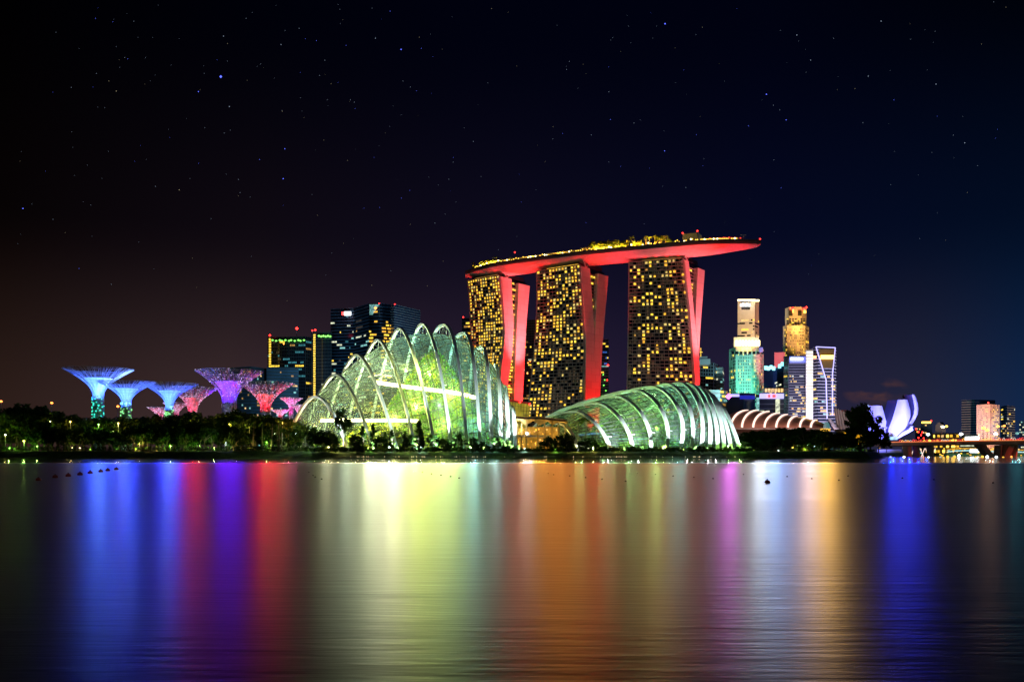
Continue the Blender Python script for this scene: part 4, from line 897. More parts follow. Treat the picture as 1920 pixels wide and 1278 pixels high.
for x, y, d, p, c in ((640, 800, 482, 5000, 'y'), (690, 790, 478, 7000, 'y'), (690, 730, 492, 7000, 'w'), (735, 700, 488, 9000, 'w'), (740, 790, 474, 10000, 'y'), (780, 760, 473, 14000, 'g'), (800, 690, 478, 14000, 'g'), (830, 800, 473, 9000, 'g'), (850, 740, 476, 12000, 'g'), (880, 700, 486, 7000, 'c'), (890, 800, 476, 7000, 'c'), (930, 780, 480, 5000, 'c'), (930, 740, 486, 3500, 'c'), (775, 665, 502, 5000, 'c'), (835, 665, 504, 5000, 'c'), (760, 690, 482, 4000, 'g'), (700, 690, 500, 6000, 'w'), (650, 750, 490, 5500, 'w'), (610, 800, 482, 3000, 'w')):
    col = {'y': (1, .92, .22), 'g': (.82, 1, .20), 'c': (.36, .95, 1), 'w': (.90, 1, .70)}[c]
    point('glasshouse_lamp', tuple(P(x, y, d)), p * INP * (1.7 if x < 735 else 1), col, .5)
for x, y, d, p, c in ((1080, 815, 490, 2500, 'y'), (1130, 800, 482, 3000, 'g'), (1180, 800, 480, 4200, 'g'), (1230, 800, 480, 4200, 'g'), (1275, 800, 480, 3000, 'c'), (1320, 800, 480, 2600, 'c'), (1200, 765, 495, 2600, 'g'), (1260, 760, 495, 2600, 'c'), (1150, 780, 515, 2500, 'g'), (1230, 770, 520, 2500, 'g'), (1090, 800, 520, 2500, 'g')):
    col = {'y': (1, .75, .2), 'g': (.6, 1, .35), 'c': (.40, .95, 1)}[c]
    point('glasshouse_lamp', tuple(P(x, y, d)), p * INP * 2.3, col, .5)

# ------------------------------------------------------------------ lit steel supertrees
def supertree(label, px, ytop, yneck, D, rpx, npx, trunkcol, style, col, pw, group, tilt=0.0, droop=.0, yb=842):
    c = P(px, yb, D); zt = P(px, ytop, D).z; zn = P(px, yneck, D).z; Rr = rpx / F * D; rn = npx / F * D
    root = thing('supertree', label, 'steel supertree', (c.x, c.y, G), group); rnd = random.Random(int(px))
    def prof(t):    # t 0 neck .. 1 rim : radius, height
        return rn + (Rr - rn) * t ** 1.8, zn + (zt - zn) * t
    Nn = 32
    m = MB()
    for k in range(Nn):
        a = 2 * math.pi * k / Nn; tw = .12 * (1 if k % 2 else -1); pts = [V((c.x + rn * 1.02 * math.cos(a), D + rn * 1.02 * math.sin(a), z)) for z in (G, lerp(G, zn, .5))]
        for i in range(11):
            t = i / 10; r, z = prof(t); pts.append(V((c.x + r * math.cos(a + tw * t), D + r * math.sin(a + tw * t), z + tilt * r * math.cos(a))))
        m.tube(pts, [.16] * 2 + [.16 - .007 * i for i in range(11)], 3)
    for t in (.0, .1, .2, .3, .42, .55, .66, .76, .84, .9, .95, 1.0):
        r, z = prof(t); m.tube([V((c.x + r * math.cos(2 * math.pi * k / 28), D + r * math.sin(2 * math.pi * k / 28), z + tilt * r * math.cos(2 * math.pi * k / 28))) for k in range(29)], .10, 3)
    # fine twigs at the rim
    for k in range(Nn * 3):
        a = 2 * math.pi * k / (Nn * 3); t0 = rnd.uniform(.55, .8); r0, z0 = prof(t0); r1, z1 = prof(rnd.uniform(.96, 1.0)); a1 = a + rnd.uniform(-.09, .09)
        m.bar(V((c.x + r0 * math.cos(a), D + r0 * math.sin(a), z0 + tilt * r0 * math.cos(a))), V((c.x + r1 * math.cos(a1), D + r1 * math.sin(a1), z1 + .2 + tilt * r1 * math.cos(a1))), .09, 3)
    m.build('branch_rods', M['rod'], root)
    # flared concrete core
    rows = []; tc_ = {'blue': .62, 'dots': .52, 'purple': .62}[style]
    rows.append([V((c.x + rn * .72 * math.cos(a), D + rn * .72 * math.sin(a), G)) for a in [2 * math.pi * k / 24 for k in range(24)]])
    for i in range(9):
        t = tc_ * i / 8; r, z = prof(t); r = max(rn * .72, r * .80)
        rows.append([V((c.x + r * math.cos(a), D + r * math.sin(a), z + .3 + tilt * r * math.cos(a))) for a in [2 * math.pi * k / 24 for k in range(24)]])
    MB().grid(rows, True).build('flared_core', M['fin'], root, True)
    # planted trunk
    m = MB()
    for k in range(900):
        a = rnd.uniform(0, 6.28); z = rnd.uniform(G, zn - 1); m.leaf(V((c.x + rn * 1.0 * math.cos(a), D + rn * 1.0 * math.sin(a), z)), .6, rnd)
    m.build('trunk_planting', M['leafin'], root)
    m = MB()
    if style == 'blue':
        for k in range(80):
            a = rnd.uniform(-3.1, .0); z = rnd.uniform(G + 4, zn - .5); m.octa(V((c.x + rn * 1.15 * math.cos(a), D + rn * 1.15 * math.sin(a), z)), rnd.uniform(.35, .6))
        tag(m.build('trunk_lights', M[trunkcol], root), kind='stuff')
    else:
        for k in range(440):
            a = rnd.uniform(0, 6.28); t = rnd.random() ** .75; r, z = prof(t)
            if rnd.random() < .14: r, z = rn * 1.05, rnd.uniform(lerp(G, zn, .3), zn)
            r *= 1.02; m.octa(V((c.x + r * math.cos(a), D + r * math.sin(a), z + rnd.uniform(-.2, .4))), rnd.uniform(.13, .27))
        tag(m.build('fairy_lights', M['eled'], root), kind='stuff')
    for k in range(4):
        a = -math.pi * (.08 + .28 * k); r, z = prof(.10); rr = r * 1.35 + 1.5
        spot('supertree_uplight', (c.x + rr * math.cos(a), D + rr * math.sin(a) - 1.5, z - 7), (c.x + 1.5 * math.cos(a) * rr, D + .5, zt), pw * (6 if style == 'blue' else 3.2) * (.36 if style == 'blue' and k % 2 else 1), ((.015, .06, 1) if k % 2 == 0 else (.15, .36, 1)) if style == 'blue' else col, 95, .8, .3)
    r, z = prof(.4); point('supertree_glow', (c.x, D, zt - .5), pw * (1.6 if style == 'blue' else .5), (.22, .42, 1) if style == 'blue' else col, .6)
    return root
M['rod'] = mat('painted_steel_rod', (.40, .38, .5), .5)
M['eled'] = em('fairy_light', (.80, .66, 1), 1.6)
M['etrunk'] = em('trunk_light_teal', (.04, .85, .55), 1.7); M['etrunk2'] = em('trunk_light_green', (.25, .8, .25), 1.6)
GS = 'lit supertrees above the treetops'
B_ = (.02, .07, 1)
supertree('tallest blue lit supertree standing apart from the others', 184.5, 692, 740, 560, 62, 9.5, 'etrunk', 'blue', B_, 14000 * STP, GS)
supertree('blue lit supertree with pale green trunk lights in the middle of the three blue ones', 237, 716, 752, 560, 52, 8.5, 'etrunk2', 'blue', B_, 11000 * STP, GS)
supertree('blue white supertree overlapping the nearer red one', 317.5, 719, 758, 560, 52, 6.8, 'etrunk2', 'blue', (.02, .09, 1), 10000 * STP, GS)
supertree('red glowing supertree dotted with fairy lights between blue and purple ones', 361, 727, 768, 590, 46, 8, 'etrunk', 'dots', (1, .0, .006), 2600 * STP, GS)
supertree('biggest supertree glowing purple under hundreds of fairy lights', 430, 696, 750, 600, 62, 13, 'etrunk', 'purple', (.085, .001, 1), 7500 * STP, GS)
supertree('red supertree with a dark dotted rim in front of the apartment block', 498, 718, 764, 590, 52, 9, 'etrunk', 'dots', (1, .0, .008), 3400 * STP, GS)
GS2 = 'small supertrees low among the treetops'
def small(label, px, yt, yb, D, r, col, pw, tilt=0.0):
    return supertree(label, px, yt, yb, D, r, 4, 'etrunk', 'dots', col, pw, GS2, tilt, yb=840)
small('small crimson supertree just behind the base of the third blue one', 300, 764, 783, 600, 22, (1, .004, .03), 1500 * STP)
small('small dim red supertree peeking out right of the third blue trunk', 331, 755, 775, 640, 24, (.9, .004, .04), 1000 * STP)
small('small magenta supertree beside the leftmost glasshouse arch', 546, 746, 764, 600, 21, (1, .01, .45), 1700 * STP)
small('small hot pink supertree lowest against the glasshouse', 562, 759, 775, 590, 17, (1, .008, .2), 1700 * STP)
small('small red supertree with a flat dark top under the red dotted one', 526, 768, 779, 600, 18, (1, .004, .02), 1500 * STP)
MUP = 1.0
# ------------------------------------------------------------------ convention hall roof, museum, pavilion and smaller structures
root = thing('ribbed_hall', 'low humped brown roof crossed by eight glowing pale ribs behind the waterside trees', 'exhibition hall', tuple(P(1440, 800, 720)))
stn = [(1347, 1352, 800), (1352, 1364, 778), (1358, 1385, 771.5), (1371, 1402, 769.5), (1391.6, 1421, 769.5), (1412.6, 1441.5, 772), (1433.7, 1460, 775), (1455.6, 1476, 777.5), (1477.5, 1494, 780.5), (1500, 1512, 784), (1520.5, 1530, 788), (1540, 1546, 794), (1552, 1553, 801)]
def hall_curve(xb, xt, yt, off=0.0, n=14, full=True):
    r = []
    for i in range(n + 1):
        th = math.pi / 2 * i / n; D = 700 + 34 * (1 - math.cos(th)); r.append(P(xb + (xt - xb) * (1 - math.cos(th)), 802 - (802 - yt) * math.sin(th), D) + V((-off * .4, -off, off * .6)))
    if full:
        top = r[-1]
        for i in range(1, 8): th = math.pi / 2 * i / 7; r.append(V((top.x + 6 * math.sin(th), top.y + 50 * math.sin(th), G + 12 + (top.z - G - 12) * math.cos(th))))
    return r
sub = []
for (a, b_) in zip(stn, stn[1:]):
    for k in range(3): sub.append(tuple(lerp(a[j], b_[j], k / 3) for j in range(3)))
sub.append(stn[-1])
MB().grid([hall_curve(*s) for s in sub]).build('roof_shell', mat('bronze_roof', (.30, .17, .13), .45, var=.1, vs=.3), root, True)
for s in stn[3:11]: MB().sweep(hall_curve(*s, off=.8, full=False), V((1, .2, 0)), 1.5, .5).build('lit_rib', M['ehall'], root)
MB().box((P(1452, 804, 706).x, 725, G + 7.5), (82, 46, 15)).build('wall', M['darkwall'], root)
m = MB(); m.slab(P(1362, 804.5, 696), P(1552, 804.5, 696), P(1552, 802.3, 696), P(1362, 802.3, 696), V((0, 3, 0))); m.build('eaves', M['frame'], root)
for x in (1380, 1440, 1500): spot('roof_uplight', tuple(P(x, 806, 670) ), tuple(P(x + 12, 785, 712)), 26000, (1, .50, .42), 100, .9, .3)

def petal(root, rows, D, bulge, back, name='petal'):
    g = []; gb = []
    for y, xl, xr in rows:
        r = []; w = (xr - xl) / F * D
        for j in range(7):
            u = j / 6; p = P(lerp(xl, xr, u), y, D); p.y -= bulge * math.sin(math.pi * u) + (845 - y) * -.10; r.append(p)
        g.append(r); gb.append([p + V(back) for p in r])
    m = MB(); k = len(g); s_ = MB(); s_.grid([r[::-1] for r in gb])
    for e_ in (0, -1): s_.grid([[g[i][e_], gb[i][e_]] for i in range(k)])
    s_.grid([g[0], gb[0]]); s_.grid([g[-1], gb[-1]]); o_ = m.grid(g).build(name, M['petal'], root, True); s_.build('petal_shade_side', M['petalshade'], o_); return o_
M['petal'] = mat('white_petal_cladding', (.74, .76, .84), .38, var=.03, vs=.1)
M['petalshade'] = mat('shaded_petal_side', (.05, .055, .11), .4)  # shade of the unlit petal sides put into a dark colour
root = thing('petal_museum', 'white museum shaped like opening petals glowing lavender beside the bridge', 'museum', tuple(PX(1680, 850, G)))
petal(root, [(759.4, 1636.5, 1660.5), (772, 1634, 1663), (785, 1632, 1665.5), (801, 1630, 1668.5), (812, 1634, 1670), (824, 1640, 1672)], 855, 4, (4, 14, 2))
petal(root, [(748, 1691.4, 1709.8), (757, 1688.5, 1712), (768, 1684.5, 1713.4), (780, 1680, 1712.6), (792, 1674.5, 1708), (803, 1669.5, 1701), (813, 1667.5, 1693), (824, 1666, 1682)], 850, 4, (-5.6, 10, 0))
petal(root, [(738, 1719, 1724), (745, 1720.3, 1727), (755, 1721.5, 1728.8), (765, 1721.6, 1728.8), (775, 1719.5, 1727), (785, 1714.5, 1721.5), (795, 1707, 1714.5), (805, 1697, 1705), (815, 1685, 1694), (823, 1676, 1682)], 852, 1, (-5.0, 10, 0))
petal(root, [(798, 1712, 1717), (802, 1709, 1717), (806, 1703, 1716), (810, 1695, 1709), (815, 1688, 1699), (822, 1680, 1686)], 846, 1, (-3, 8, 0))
MB().slab(P(1711, 805, 843), P(1716, 804, 843), P(1716, 799, 843), P(1711, 799.5, 843), V((0, -.6, 0))).build('skylight', M['glassdark'], root)
m = MB(); m.slab(P(1670, 824, 840), P(1683, 824, 840), P(1683, 818.5, 840), P(1670, 818.5, 840), V((0, 6, 0))); m.build('entrance_box', M['wcool'], root)
m = MB(); m.slab(P(1640, 803, 838), P(1663, 803, 838), P(1663, 800, 838), P(1640, 800, 838), V((0, 8, 0))); m.bar(P(1657, 803, 838), P(1657, 826, 838), .5); m.build('entrance_canopy', M['frame'], root)
MB().prism([(PX(x, d, 0).x, d) for x, d in ((1645, 845), (1690, 845), (1690, 880), (1645, 880))], G, G + 3).build('base', M['petal'], root)
for x, aim, y in ((1672, 1646, 790), (1722, 1694, 780), (1750, 1724, 775)):
    spot('petal_floodlight', tuple(PX(x, 800, G + 3)), tuple(P(aim, y, 850)), 520000 * MUP, (.21, .20, 1), 70, .9, .4)
spot('petal_floodlight', tuple(PX(1692, 822, G + 3)), tuple(P(1697, 792, 850)), 60000 * MUP, (.40, .40, 1), 60, .9, .4)

root = thing('yellow_block', 'slanted block with yellow lit gridded walls and red roof edge between the glasshouses', 'small building', tuple(PX(975, 600, G)))
q = [P(955, 751, 600), P(994, 757, 590), P(989, 800, 590), P(958, 800, 600)]; m = MB(); m.slab(q[3], q[2], q[1], q[0], V((0, 20, 0))); m.build('wall', mat('ochre_lit_glass', (.3, .25, .06), .4, emit=(.62, .46, .03), es=.42, evar=.2), root)
m = MB()
for k in range(8): u = k / 7; m.bar(q[0].lerp(q[1], u) - V((0, .2, 0)), q[3].lerp(q[2], u) - V((0, .2, 0)), .16)
for k in range(6): u = k / 6; m.bar(q[0].lerp(q[3], u) - V((0, .2, 0)), q[1].lerp(q[2], u) - V((0, .2, 0)), .12)
m.build('glazing_grid', M['black'], root); m = MB(); m.slab(P(954, 752, 598), P(995, 758, 588), P(994, 754.5, 588), P(954, 748, 598), V((0, 22, 0))); m.build('roof', mat('glowing_red_roof', (.35, .05, .04), .6, emit=(.5, .01, .01), es=.25), root)  # red light on the roof put into its material as emission
for x, y in ((975, 754), (993, 757.5)): MB().octa(P(x, y, 586), .8).build('warning_lamp', M['ered'], root)

root = thing('visitor_pavilion', 'open timber pavilion with a folded brown roof and amber lights between the glasshouses', 'pavilion', tuple(PX(1012, 478, G)))
m = MB(); tp = [(963, 781), (985, 783), (1010, 782.5), (1035, 785), (1060, 787.5)]; bt = [(963, 792), (974, 788), (985, 797), (1000, 789), (1012, 797.5), (1027, 790), (1037, 797), (1048, 791), (1064, 793)]
m.grid([[P(x, y, 470) for x, y in tp], [P(x + 2, y - 1.5, 500) for x, y in tp]]); m.grid([[P(x, y, 470) for x, y in tp], [P(x, y + 2.5, 469) for x, y in tp]]); m.build('roof', M['darkwall'], root)
m = MB(); m.grid([[P(x, interp(tp, x) + 2, 470) for x, y in bt], [P(x, y, 474) for x, y in bt], [P(x, y - 5, 492) for x, y in bt]]); m.build('folded_soffit', mat('timber_soffit', (.45, .26, .08), .7), root)
m = MB()
for x in (970, 978, 987, 1008, 1021, 1035, 1047, 1060): m.bar(PX(x, 473, G), P(x, 793, 473), .38, 6)
m.build('columns', mat('timber_post', (.5, .33, .14), .7), root)
m = MB(); m.slab(P(965, 818.5, 474), P(1032, 818.5, 474), P(1032, 815.5, 474), P(965, 815.5, 474), V((0, 10, 0))); m.build('balcony_floor', M['frame'], root)
m = MB(); m.slab(P(964, 843, 486), P(1050, 843, 486), P(1050, 800, 486), P(964, 800, 486), V((0, 4, 0))); m.build('back_wall', mat('ochre_wall', (.42, .28, .10), .8, var=.3, vs=.4), root)
rnd = random.Random(9)
for k in range(44):
    x = rnd.uniform(966, 1046); y = rnd.choice((rnd.uniform(823, 842), rnd.uniform(804, 814))); w = rnd.uniform(1.0, 3.4); hh = rnd.uniform(1.2, 4.5)
    MB().slab(P(x, y + hh / 2, 484), P(x + w, y + hh / 2, 484), P(x + w, y - hh / 2, 484), P(x, y - hh / 2, 484), V((0, -.3, 0))).build('lit_opening', M[rnd.choice(('wgold', 'wwarm', 'wamber', 'wgold', 'eamb'))], root)
MB().ball(P(988, 812, 472), .7, 8, 5).build('bright_lamp', M['ewhite'], root)
for x, y in ((975, 806), (1000, 806), (1025, 806), (1052, 810), (985, 832), (1015, 832)): point('pavilion_lamp', tuple(P(x, y, 477)), 1500, (1, .60, .12), .3)

root = thing('spiked_canopy', 'cluster of leaning pale blades and a pink wall between neon tower and museum', 'canopy structure', tuple(PX(1580, 760, G)))
for k in range(6):
    x = 1566 + k * 4.5; MB().slab(P(x + 6 + k, 806, 760), P(x + 8 + k, 806, 760), P(x + 2.2, 764 + k * 2, 765), P(x, 765 + k * 2, 765), V((0, 3, 0))).build('leaning_blade', M['stone'], root)
q = [P(1584, 806, 775), P(1606, 806, 770), P(1602, 770, 775), P(1581, 768, 780)]; MB().slab(*q, V((0, 6, 0))).build('pink_wall', M['pink'], root)
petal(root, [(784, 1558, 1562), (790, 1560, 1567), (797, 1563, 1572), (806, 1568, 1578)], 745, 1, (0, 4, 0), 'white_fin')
spot('blade_floodlight', tuple(P(1575, 826, 700)), tuple(P(1585, 785, 770)), 60000, (.95, .62, .60), 70); spot('blade_floodlight', tuple(P(1560, 815, 715)), tuple(P(1566, 796, 745)), 12000, (.5, .5, 1), 70)
root = thing('small_glass_dome', 'small pointed glass dome at the foot of the neon tower', 'glass dome', tuple(P(1550, 803, 690)))
MB().grid([[P(1550 + math.sin(math.pi * j / 8 - math.pi / 2) * 6.5 * w, y, 690 - 2.5 * math.cos(math.pi * j / 8 - math.pi / 2) * w) for j in range(9)] for y, w in ((790, .05), (792, .5), (795, .8), (799, .97), (803, 1))]).build('dome_glass', M['wtealdim'], root, True)
MB().slab(P(1543, 808, 689), P(1557, 808, 689), P(1557, 803, 689), P(1543, 803, 689), V((0, 6, 0))).build('base', M['wgold'], root)
root = thing('boathouse', 'low yellow lit building with a sloping roof between the waterside trees', 'small building', tuple(PX(1598, 640, G)))
MB().slab(P(1582, 835, 640), P(1622, 835, 640), P(1616, 812, 640), P(1584, 806, 640), V((0, 14, 0))).build('wall', mat('amber_lit_wall', (.5, .35, .1), .7), root); MB().slab(P(1580, 808, 636), P(1624, 816, 636), P(1620, 812, 640), P(1580, 804, 640), V((0, 16, 0))).build('roof', M['darkwall'], root)
for x in (1590, 1606): point('boathouse_lamp', tuple(P(x, 822, 630)), 5200, (1, .62, .06), .4)

# ------------------------------------------------------------------ bridge and promenade beyond it
BX0, BX1 = 1640, 1935
def bd(px, py, off=0.0): D = lerp(790, 700, (px - BX0) / (BX1 - BX0)); return P(px, py, D) + V((0, off, 0))
root = thing('road_bridge', 'concrete road bridge with a red lit slanted pier crossing the channel', 'bridge', tuple(bd(1790, 850)))
m = MB(); tops = [(1640, 829.3), (1700, 828.6), (1760, 827.6), (1820, 826.6), (1880, 825.8), (1935, 825)]
m.grid([[bd(x, y, 26) for x, y in tops], [bd(x, y, 0) for x, y in tops], [bd(x, y + 6.5, 0) for x, y in tops], [bd(x, y + 7.5, 6) for x, y in tops], [bd(x, y + 7.5, 20) for x, y in tops], [bd(x, y + 6.5, 26) for x, y in tops]], False); m.build('deck', M['concrete'], root)
m = MB()
for (a, b_) in zip(tops, tops[1:]): m.bar(bd(a[0], a[1] - .6, -.3), bd(b_[0], b_[1] - .6, -.3), .33)
m.build('parapet_light_line', M['ebridge'], root)
def leg(x0, y0, x1, y1, w0, w1, th=10, off=6): MB().slab(bd(x1 - w1 / 2, y1, off), bd(x1 + w1 / 2, y1, off), bd(x0 + w0 / 2, y0, off), bd(x0 - w0 / 2, y0, off), V((0, th, 0))).build('pier', M['concrete'], root)
leg(1850, 833, 1872, 861, 12, 11); leg(1908, 831, 1893, 860, 12, 11); leg(1711, 835, 1713, 858, 7, 7); leg(1755.5, 835, 1755.5, 859, 4, 4); leg(1729, 835, 1729, 857, 3, 3); leg(1886, 834, 1884, 857, 3, 3); leg(1917, 833, 1913, 857, 3, 3)
MB().slab(bd(1861, 864, 2), bd(1908, 864, 2), bd(1906, 859, 2), bd(1864, 859, 2), V((0, 16, 0))).build('pier_base', M['concrete'], root)
MB().slab(bd(1707, 860, 3), bd(1722, 860, 3), bd(1721, 857, 3), bd(1708, 857, 3), V((0, 12, 0))).build('pier_base', M['concrete'], root)
spot('pier_floodlight', tuple(bd(1916, 856, 0)), tuple(bd(1901, 846, 8)), 5000, (1, .02, .01), 45, .7, .3); spot('pier_floodlight', tuple(bd(1724, 856, -2)), tuple(bd(1715, 846, 8)), 2500, (1, .02, .01), 50, .7, .3)
MB().octa(bd(1899, 856, 2), .9).build('pier_lamp', M['eorange'], root)
rnd = random.Random(12); kk = 0
for x in range(1690, 1922, 5):
    c = bd(x + rnd.uniform(-1, 1), interp(tops, x) - 1, 2); w = rnd.uniform(.7, 1.2); h = rnd.uniform(1.0, 2.0); rw = rnd.random()
    tag(MB().tube([c - V((w, 0, 0)), c + V((-w * .6, 0, h * .8)), c + V((0, 0, h)), c + V((w * .6, 0, h * .8)), c + V((w, 0, 0))], .16, 4).build('light_arch', M['ered' if rw < .55 else 'ewhite' if rw < .75 else 'eorange'] if 0 else M['arcred' if rw < .6 else 'arcwhite' if rw < .8 else 'eamb']), 'small glowing arch of light standing on the bridge parapet', 'light arch', 'light arches along the bridge'); kk += 1
def lamp(px, ytop, D, zb, col, r, label, group=None, pole=.16, power=0, pc=None, name='street_lamp', double=False):
    t = P(px, ytop, D); root = thing(name, label, 'lamp', (t.x, t.y, zb), group)
    MB().bar(V((t.x, t.y, zb)), t, pole, 6).build('pole', M['frame'], root)
    MB().ball(t, r, 8, 5, .7).build('lamp_head', M[col], root)
    if double: MB().ball(t + V((3, 0, .5)), r * .8, 8, 5, .7).build('lamp_head', M['eyellow'], root); MB().bar(t - V((1, 0, .8)), t + V((3, 0, -.2)), .15).build('cross_arm', M['frame'], root)
    if power: point('lamp_light', tuple(t + V((0, -r * 1.5, -r))), power, pc or (1, .8, .5), .3)
    return root
zb = bd(1800, 827).z
for px, y, c, r, dbl, lb in ((1768, 800, 'ewarm', 1.5, True, 'double headed street lamp on the bridge before the food hall'), (1871, 799, 'eyellow', 1.2, False, 'yellow street lamp on the bridge beside the beige flats'), (1740, 814, 'ewhite', 1.5, False, 'short white lamp on the bridge nearest the museum'), (1802, 813.5, 'ewhite', 1.6, False, 'short white lamp on the bridge before the white hall'), (1867, 813, 'ewhite', 1.5, False, 'short white lamp on the bridge beside a taller yellow lamp'), (1883, 798, 'eorange', 1.1, False, 'orange street lamp on the bridge right of the flats'), (1907, 812, 'wcool', 1.4, False, 'pale green lamp on the bridge at the picture edge'), (1851, 806, 'eyellow', 1.6, False, 'broad yellow lamp glowing on the bridge over the slanted pier'), (1844, 802, 'eyellow', 1.6, False, 'yellow lamp left of the broad yellow one on the bridge')):
    D = lerp(790, 700, (px - BX0) / (BX1 - BX0)) + 13; lamp(px, y, D, zb, c, r, lb, 'lamps on the bridge', double=dbl)
root = thing('promenade', 'pale lit waterside promenade with a curved canopy seen under the bridge', 'promenade', tuple(P(1830, 852, 1100)))
m = MB(); pts = [(1775, 846), (1790, 843.6), (1815, 843), (1840, 844), (1880, 845.5), (1935, 846)]
m.grid([[P(x, y, 1100) for x, y in pts], [P(x, y + 2.4, 1096) for x, y in pts], [P(x, y + 2.4, 1110) for x, y in pts]]); m.build('canopy', M['promcyan'], root)
m = MB(); m.grid([[P(x, y - 3.4, 1120) for x, y in pts], [P(x, y - 2.2, 1119) for x, y in pts]]); m.build('upper_walkway_light', M['wgold'], root)
MB().slab(P(1640, 857.5, 1105), P(1940, 857.5, 1105), P(1940, 855, 1105), P(1640, 855, 1105), V((0, 25, 0))).build('quay_wall', M['concrete'], root)
rnd = random.Random(31)
for k in range(60):
    x = rnd.uniform(1645, 1918); y = rnd.uniform(837, 856); c = rnd.choice(('wgold', 'eamb', 'wwhite', 'wcool', 'wwarm', 'wamber')) if x > 1700 else rnd.choice(('wgold', 'eamb', 'wwarm'))
    w = rnd.uniform(1, 4); hh = rnd.uniform(.6, 2.4)
    MB().slab(P(x, y + hh, 1094), P(x + w, y + hh, 1094), P(x + w, y, 1094), P(x, y, 1094), V((0, -1, 0))).build('shop_light', M[c], root)
for k, x in enumerate(range(1702, 1752, 5)):
    MB().bar(P(x, 857, 1000), P(x + 7 * (1 if k % 2 else -1), 840, 1000), .45).build('lattice_bar', M['arcwhite'], root)
for k, (x, y0, c) in enumerate(((1777, 856, 'eamb'), (1790, 856, 'wgold'), (1798, 854, 'ewhite'), (1829, 857, 'wgold'), (1842, 856, 'eamb'), (1851, 856, 'ewhite'), (1764, 857, 'wwhite'), (1868, 857, 'ewhite'), (1881, 858, 'eamb'), (1741, 858, 'ewhite'), (1670, 857, 'elav'), (1695, 857, 'ewhite'))):
    D = 680 if k < 10 else 700; t = P(x, y0, D); r_ = thing('mooring_post', 'lit post standing in the channel under the bridge', 'post', (t.x, t.y, -.5), 'lit posts in the channel'); MB().bar(V((t.x, t.y, -.5)), t, .3, 6).build('post', M['concrete'], r_); MB().ball(t, 1.0, 8, 5).build('lamp_head', M[c], r_)

# ------------------------------------------------------------------ trees along the far shore
rnd = random.Random(23)
def sector(px):
    return ('shoreline belt beyond the supertrees' if px < 150 else 'belt below the blue supertrees' if px < 330 else 'belt below the purple supertree' if px < 560 else
            'strip before the taller glasshouse' if px < 970 else 'strip before the lower glasshouse' if px < 1390 else 'grove before the ribbed brown roof' if px < 1585 else 'clump before the petal museum')
def shore_tree(kind, px, ytop, D, lit=None, label=None, group=True, wide=1.0):
    h = {'broad': 10.2, 'tall': 13.8, 'conifer': 11.2, 'bush': 2.9, 'palm': 12.2, 'lollipop': 16.5}[kind]
    z = P(px, ytop, D).z; s = max(.35, (z - G) / h); s_ = sector(px)
    nm = {'broad': 'dark spreading tree', 'tall': 'dark upright tree', 'conifer': 'narrow pointed conifer', 'bush': 'low round shrub', 'palm': 'palm with drooping fronds', 'lollipop': 'tree'}[kind]
    r = plant(kind, tuple(PX(px, D, G - .2)), s, label or f'{nm} in the {s_}', (f'trees in the {s_}' if group else None), rnd, lit); r.scale.x *= wide; r.scale.y *= wide; return r
skyline = [(0, 770), (20, 772), (45, 765), (62, 760), (80, 762), (100, 775), (115, 768), (125, 780), (150, 778), (180, 783), (200, 776), (230, 784), (260, 778), (285, 776), (320, 780), (345, 775), (370, 772), (400, 780), (440, 770), (470, 778), (500, 776), (530, 780), (555, 783), (575, 800), (600, 815)]
for i in range(60):        # back row carries the skyline
    px = -12 + i * 10.2 + rnd.uniform(-3, 3)
    if px > 590: break
    shore_tree(rnd.choice(('broad', 'broad', 'tall')), px, interp(skyline, px) + rnd.choice((0, 0, 4, 9)), rnd.uniform(478, 500), 1 if rnd.random() < .6 else 0, wide=1.15)
for i in range(48):        # front row, lower and dark
    px = -10 + i * 12 + rnd.uniform(-4, 4)
    if px > 565: break
    if 8 < px < 60 or 700 < px: continue
    shore_tree(rnd.choice(('broad', 'tall', 'palm', 'broad')), px, interp(skyline, px) + rnd.uniform(14, 34), rnd.uniform(464, 472), 0)
for px, y in ((475, 776), (492, 782), (508, 778), (523, 786), (1, 772)): shore_tree('palm', px, y, 462, 1, None if px > 5 else 'palm standing above the treetops under an orange lamp')
shore_tree('lollipop', 643, 767, 460, 0, 'single round topped tree with a bare trunk before the taller glasshouse', False, .8)
for px, y in ((680, 792), (700, 788), (722, 806), (735, 800), (759, 803), (785, 781), (790, 800), (605, 806), (622, 812), (590, 800), (668, 815), (715, 818), (770, 815), (812, 814), (860, 812), (885, 820), (930, 818), (946, 822)):
    shore_tree('conifer' if y < 812 and px > 650 else 'broad', px, y, rnd.uniform(456, 460), 0)
for px, y in ((832, 822), (845, 826), (902, 826), (1030, 818), (1048, 816), (1062, 812), (1072, 822), (1090, 826), (1104, 820), (1118, 828), (1018, 826)): shore_tree('broad', px, y, rnd.uniform(456, 460), 0)
for i in range(90):
    px = lerp(575, 1400, i / 89) + rnd.uniform(-4, 4); shore_tree('bush', px, rnd.uniform(834, 840), rnd.uniform(454, 459), rnd.choice((0, 1)), None)
for i in range(30):
    px = 1392 + i * 7; 
    shore_tree(rnd.choice(('broad', 'broad', 'tall')), px + rnd.uniform(-3, 3), interp([(1390, 822), (1410, 806), (1450, 803), (1500, 800), (1540, 803), (1570, 812), (1600, 806)], px) + rnd.uniform(0, 8), rnd.uniform(500, 560), 0, wide=1.3)
for i in range(24): px = 1395 + i * 10; shore_tree('broad', px, rnd.uniform(818, 832), lerp(470, 560, (px - 1395) / 240), rnd.choice((0, 0, 1)), wide=1.4)
shore_tree('broad', 1613, 759, 560, 0, 'tallest dark tree with ragged top rising before the petal museum', False, .62)
